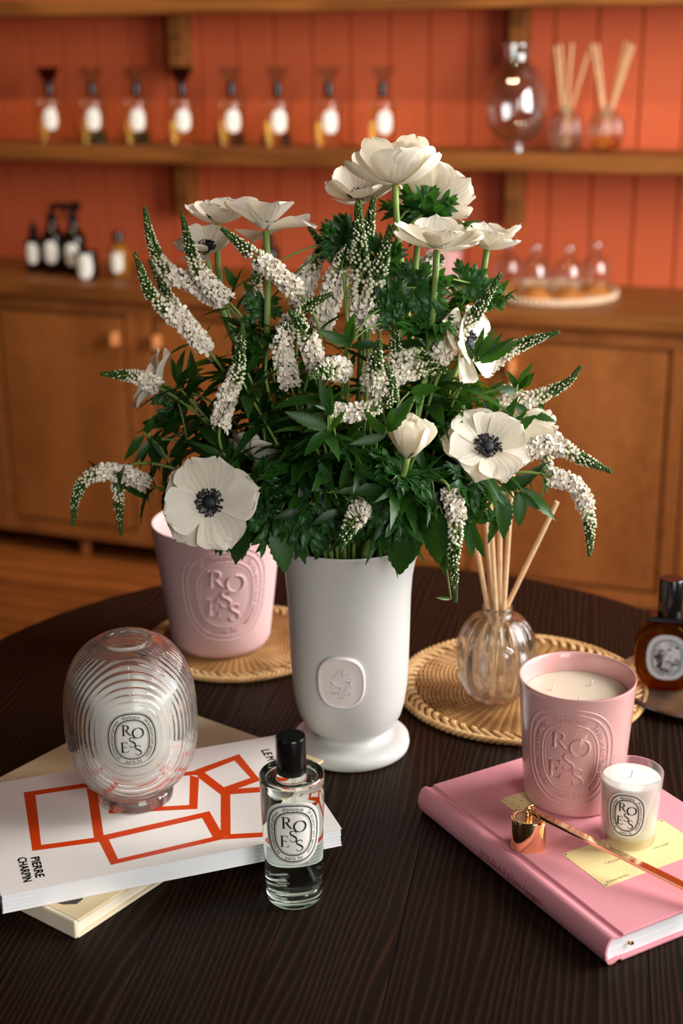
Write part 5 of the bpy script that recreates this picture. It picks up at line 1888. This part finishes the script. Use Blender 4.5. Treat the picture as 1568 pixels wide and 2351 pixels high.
# ---- leaves named one by one: those hanging over the rim and at the outline
def sprig(label, leaves, seed):
    """leaves: (base px, tip px, dy, kind, wide)"""
    rnd = random.Random(seed)
    b0 = leaves[0][0]
    c = pt(b0[0], b0[1], leaves[0][2])
    P = stem_path(c, Vector((VC.x - c.x, VC.y - c.y, .02)), rnd, k=.3)
    root = thing('leafy_stem', P[-1], label, 'foliage', 'leafy stems at the outline of the bouquet')
    mb = MB(); tube(mb, [p - root.location for p in P], lambda t: .0012 + .0008 * t, 6)
    ob('stem', mb.mesh('stem', M['stem']), root)
    st = MB()
    for (b, t_, dy, kind, wide) in leaves:
        B, T_ = pt(b[0], b[1], dy), pt(t_[0], t_[1], dy - .012)
        me = {'L': LEAVES, 'B': BROAD, 'C': CUT}[kind]
        put_leaf(root, rnd.choice(me), B, T_, (Vector((rnd.uniform(-.4, .4), -1, .35))).normalized(), wide)
        if (B - c).length > .004:
            tube(st, [q - root.location for q in crom([c, c.lerp(B, .5) + Vector((0, 0, .006)), B], 7)], .0009, 5)
    if st.f: ob('twig', st.mesh('twig', M['stem']), root)
SPR = [
 ('leafy stem hanging over the left side of the vase rim', [((640, 1200), (653, 1318), -.085, 'B', 1.35), ((690, 1160), (735, 1275), -.085, 'C', .9), ((620, 1170), (600, 1275), -.08, 'C', .8), ((660, 1150), (700, 1290), -.08, 'C', .8), ((760, 1180), (728, 1290), -.08, 'B', .9)]),
 ('leafy stem with one broad leaf hanging over the right side of the rim', [((925, 1215), (915, 1322), -.085, 'B', 1.5), ((960, 1195), (945, 1290), -.075, 'B', 1.0), ((880, 1190), (860, 1245), -.09, 'B', .8), ((860, 1190), (1000, 1170), -.09, 'B', .8)]),
 ('leafy stem with broad drooping leaves beside the hanging spike', [((1000, 1170), (1000, 1300), -.085, 'B', 1.2), ((1015, 1180), (1030, 1330), -.080, 'L', 1.0), ((1030, 1150), (960, 1140), -.085, 'L', 1.2), ((1060, 1150), (1100, 1290), -.06, 'L', 1.1), ((1035, 1375), (1003, 1372), -.075, 'L', 1.0), ((990, 1100), (920, 1150), -.085, 'L', 1.3)]),
 ('leafy stem reaching right above the reeds', [((1170, 1125), (1250, 1080), -.03, 'L', 1.2), ((1180, 1130), (1240, 1165), -.03, 'L', 1.1), ((1160, 1135), (1120, 1250), -.04, 'L', 1.3), ((1190, 1130), (1195, 1210), -.04, 'B', 1.0), ((1150, 1130), (1165, 1240), -.05, 'B', .9), ((1200, 1120), (1280, 1195), -.02, 'L', 1.0), ((1150, 1120), (1225, 1095), -.04, 'L', 1.3)]),
 ('leafy stem with a pale leaf dangling before the leftmost reed', [((1080, 1200), (1110, 1285), -.06, 'L', 1.2), ((1085, 1190), (1065, 1150), -.06, 'C', 1.0), ((1090, 1195), (1110, 1130), -.06, 'C', 1.0)]),
 ('dark leafy stem drooping to the left above the big anemone', [((345, 1010), (310, 1060), 0, 'L', 1.4), ((340, 1005), (355, 1080), 0, 'L', 1.3), ((330, 1000), (280, 1045), 0, 'L', 1.4), ((345, 1000), (385, 1060), 0, 'L', 1.4), ((335, 995), (345, 965), 0, 'L', 1.2), ((390, 1050), (440, 1010), 0, 'L', 1.3), ((385, 1045), (360, 1000), 0, 'L', 1.3), ((385, 1060), (370, 1110), -.01, 'L', 1.3)]),
 ('dark leafy stem with serrated leaves at the left edge', [((400, 900), (345, 925), .02, 'C', .9), ((410, 930), (350, 965), .02, 'C', .8), ((430, 940), (360, 1000), .01, 'L', 1.3), ((420, 890), (390, 830), .01, 'L', 1.3), ((440, 880), (445, 820), .01, 'L', 1.2), ((460, 960), (420, 1000), 0, 'L', 1.2), ((430, 1010), (480, 1050), -.02, 'L', 1.4)]),
 ('leafy stem hanging below the big anemone', [((385, 1120), (375, 1208), -.06, 'L', 1.3), ((555, 1190), (540, 1300), -.075, 'L', 1.5), ((570, 1185), (560, 1290), -.07, 'L', 1.3), ((590, 1150), (640, 1180), -.085, 'C', 1.0), ((600, 1120), (650, 1130), -.085, 'C', 1.0), ((600, 1090), (640, 1060), -.085, 'C', 1.0), ((560, 1175), (450, 1195), -.07, 'L', .9)]),
 ('bright leafy tip with slender leaves at the upper right', [((1090, 820), (1110, 760), -.07, 'L', 1.0), ((1095, 820), (1130, 765), -.07, 'L', 1.0), ((1100, 825), (1165, 785), -.07, 'L', 1.1), ((1105, 832), (1190, 783), -.060, 'L', 1.2), ((1085, 825), (1070, 790), -.07, 'L', 1.1), ((1090, 830), (1150, 780), -.065, 'L', 1.0)]),
 ('bright leafy tip standing before the hidden anemone at the right', [((1142, 1005), (1115, 925), -.045, 'B', .8), ((1145, 1005), (1180, 930), -.045, 'L', 1.4), ((1150, 1008), (1225, 955), -.045, 'B', .8), ((1155, 1008), (1200, 960), -.042, 'L', 1.3), ((1220, 950), (1272, 965), -.02, 'L', 1.3), ((1210, 945), (1180, 930), -.03, 'L', 1.2)]),
 ('leafy tip near the slim spike at the far right', [((1190, 895), (1212, 845), -.02, 'L', 1.3), ((1200, 890), (1218, 860), -.02, 'L', 1.3), ((1185, 890), (1178, 860), -.02, 'L', 1.1), ((1185, 900), (1150, 890), -.03, 'L', 1.2), ((1240, 945), (1250, 920), 0, 'L', 1.0), ((1250, 950), (1262, 985), 0, 'L', 1.0)]),
 ('light green leafy tip in the middle front of the bouquet', [((755, 955), (738, 872), -.125, 'L', 1.1), ((758, 955), (765, 895), -.125, 'L', 1.0), ((755, 985), (660, 945), -.125, 'B', .7), ((752, 990), (697, 1042), -.125, 'B', .9), ((760, 985), (790, 945), -.125, 'L', 1.2), ((755, 940), (725, 930), -.125, 'L', 1.2), ((770, 1000), (800, 1010), -.12, 'L', 1.1)]),
 ('leafy tip with pale undersides right of the middle', [((885, 995), (838, 948), -.12, 'B', .9), ((890, 990), (940, 930), -.12, 'L', 1.6), ((885, 1000), (805, 1020), -.12, 'L', 1.5), ((895, 985), (1010, 980), -.085, 'B', .7), ((890, 985), (900, 935), -.12, 'L', 1.3), ((940, 900), (1010, 890), -.10, 'B', 1.0)]),
 ('leafy tip with pointed leaves in the upper middle', [((800, 790), (735, 760), -.09, 'B', .8), ((800, 790), (810, 725), -.09, 'B', 1.0), ((805, 795), (880, 790), -.085, 'L', 1.2), ((800, 800), (812, 745), -.09, 'L', .8), ((905, 740), (870, 690), -.06, 'C', 1.0), ((890, 700), (920, 640), -.06, 'C', 1.2), ((780, 560), (745, 515), -.01, 'C', 1.2), ((790, 560), (790, 500), -.01, 'C', 1.1)]),
 ('ruffled leafy stem around the upper middle flower stems', [((985, 480), (930, 440), .02, 'C', 1.3), ((985, 480), (1050, 455), .02, 'C', 1.3), ((985, 490), (940, 530), .02, 'C', 1.2), ((990, 490), (1050, 530), .02, 'C', 1.2), ((880, 600), (850, 540), -.03, 'C', 1.2), ((880, 610), (925, 560), -.03, 'C', 1.2), ((880, 620), (905, 690), -.04, 'C', 1.3), ((875, 615), (830, 660), -.03, 'C', 1.2)]),
 ('ruffled leafy stem below the shallow anemone', [((955, 660), (1040, 640), -.05, 'C', 1.2), ((955, 665), (1030, 700), -.05, 'C', 1.2), ((950, 665), (890, 690), -.05, 'C', 1.3), ((950, 660), (920, 600), -.05, 'C', 1.2), ((950, 670), (985, 740), -.05, 'C', 1.2), ((890, 700), (885, 760), -.06, 'C', 1.4), ((1075, 650), (1120, 690), .02, 'C', 1.2), ((1070, 650), (1050, 600), .02, 'C', 1.2), ((1080, 650), (1150, 660), .02, 'C', 1.1)]),
 ('ruffled leafy stem left of the topmost anemone', [((790, 545), (735, 520), .0, 'C', 1.2), ((795, 540), (785, 490), .0, 'C', 1.2), ((800, 545), (830, 510), .0, 'C', 1.1), ((790, 560), (740, 590), .0, 'C', 1.1), ((605, 705), (560, 690), -.03, 'C', 1.2), ((605, 705), (650, 720), -.03, 'C', 1.2), ((600, 710), (560, 750), -.03, 'C', 1.2), ((540, 660), (520, 620), .0, 'L', 1.2), ((560, 650), (590, 690), .0, 'L', 1.2)]),
 ('leafy stem with dark leaves low in the front middle', [((760, 1130), (735, 1060), -.10, 'B', .7), ((790, 1140), (800, 1060), -.10, 'B', .8), ((800, 1150), (845, 1070), -.10, 'B', .7), ((720, 1150), (690, 1075), -.09, 'B', .7), ((700, 1170), (630, 1190), -.09, 'B', .8), ((850, 1160), (900, 1110), -.10, 'C', 1.0), ((780, 1170), (720, 1200), -.1, 'L', 1.4)])]
rr_ = random.Random(31)
for l, x0, x1 in (('dark leafy stem lying over the left half of the vase rim', 665, 770), ('dark leafy stem lying over the middle of the vase rim', 770, 870), ('dark leafy stem lying over the right half of the vase rim', 870, 975)):
    lv = []
    for q in range(11):
        x = x0 + (x1 - x0) * (q + .5) / 11
        y = rr_.uniform(1085, 1165)
        lv.append(((x, y), (x + rr_.uniform(-55, 55), min(1262, y + rr_.uniform(65, 105))), rr_.uniform(-.092, -.070), rr_.choice('LLBBC'), rr_.uniform(1.0, 1.5)))
    SPR.append((l, lv))
for i, (l, lv) in enumerate(SPR):
    sprig(l, lv, 400 + i)
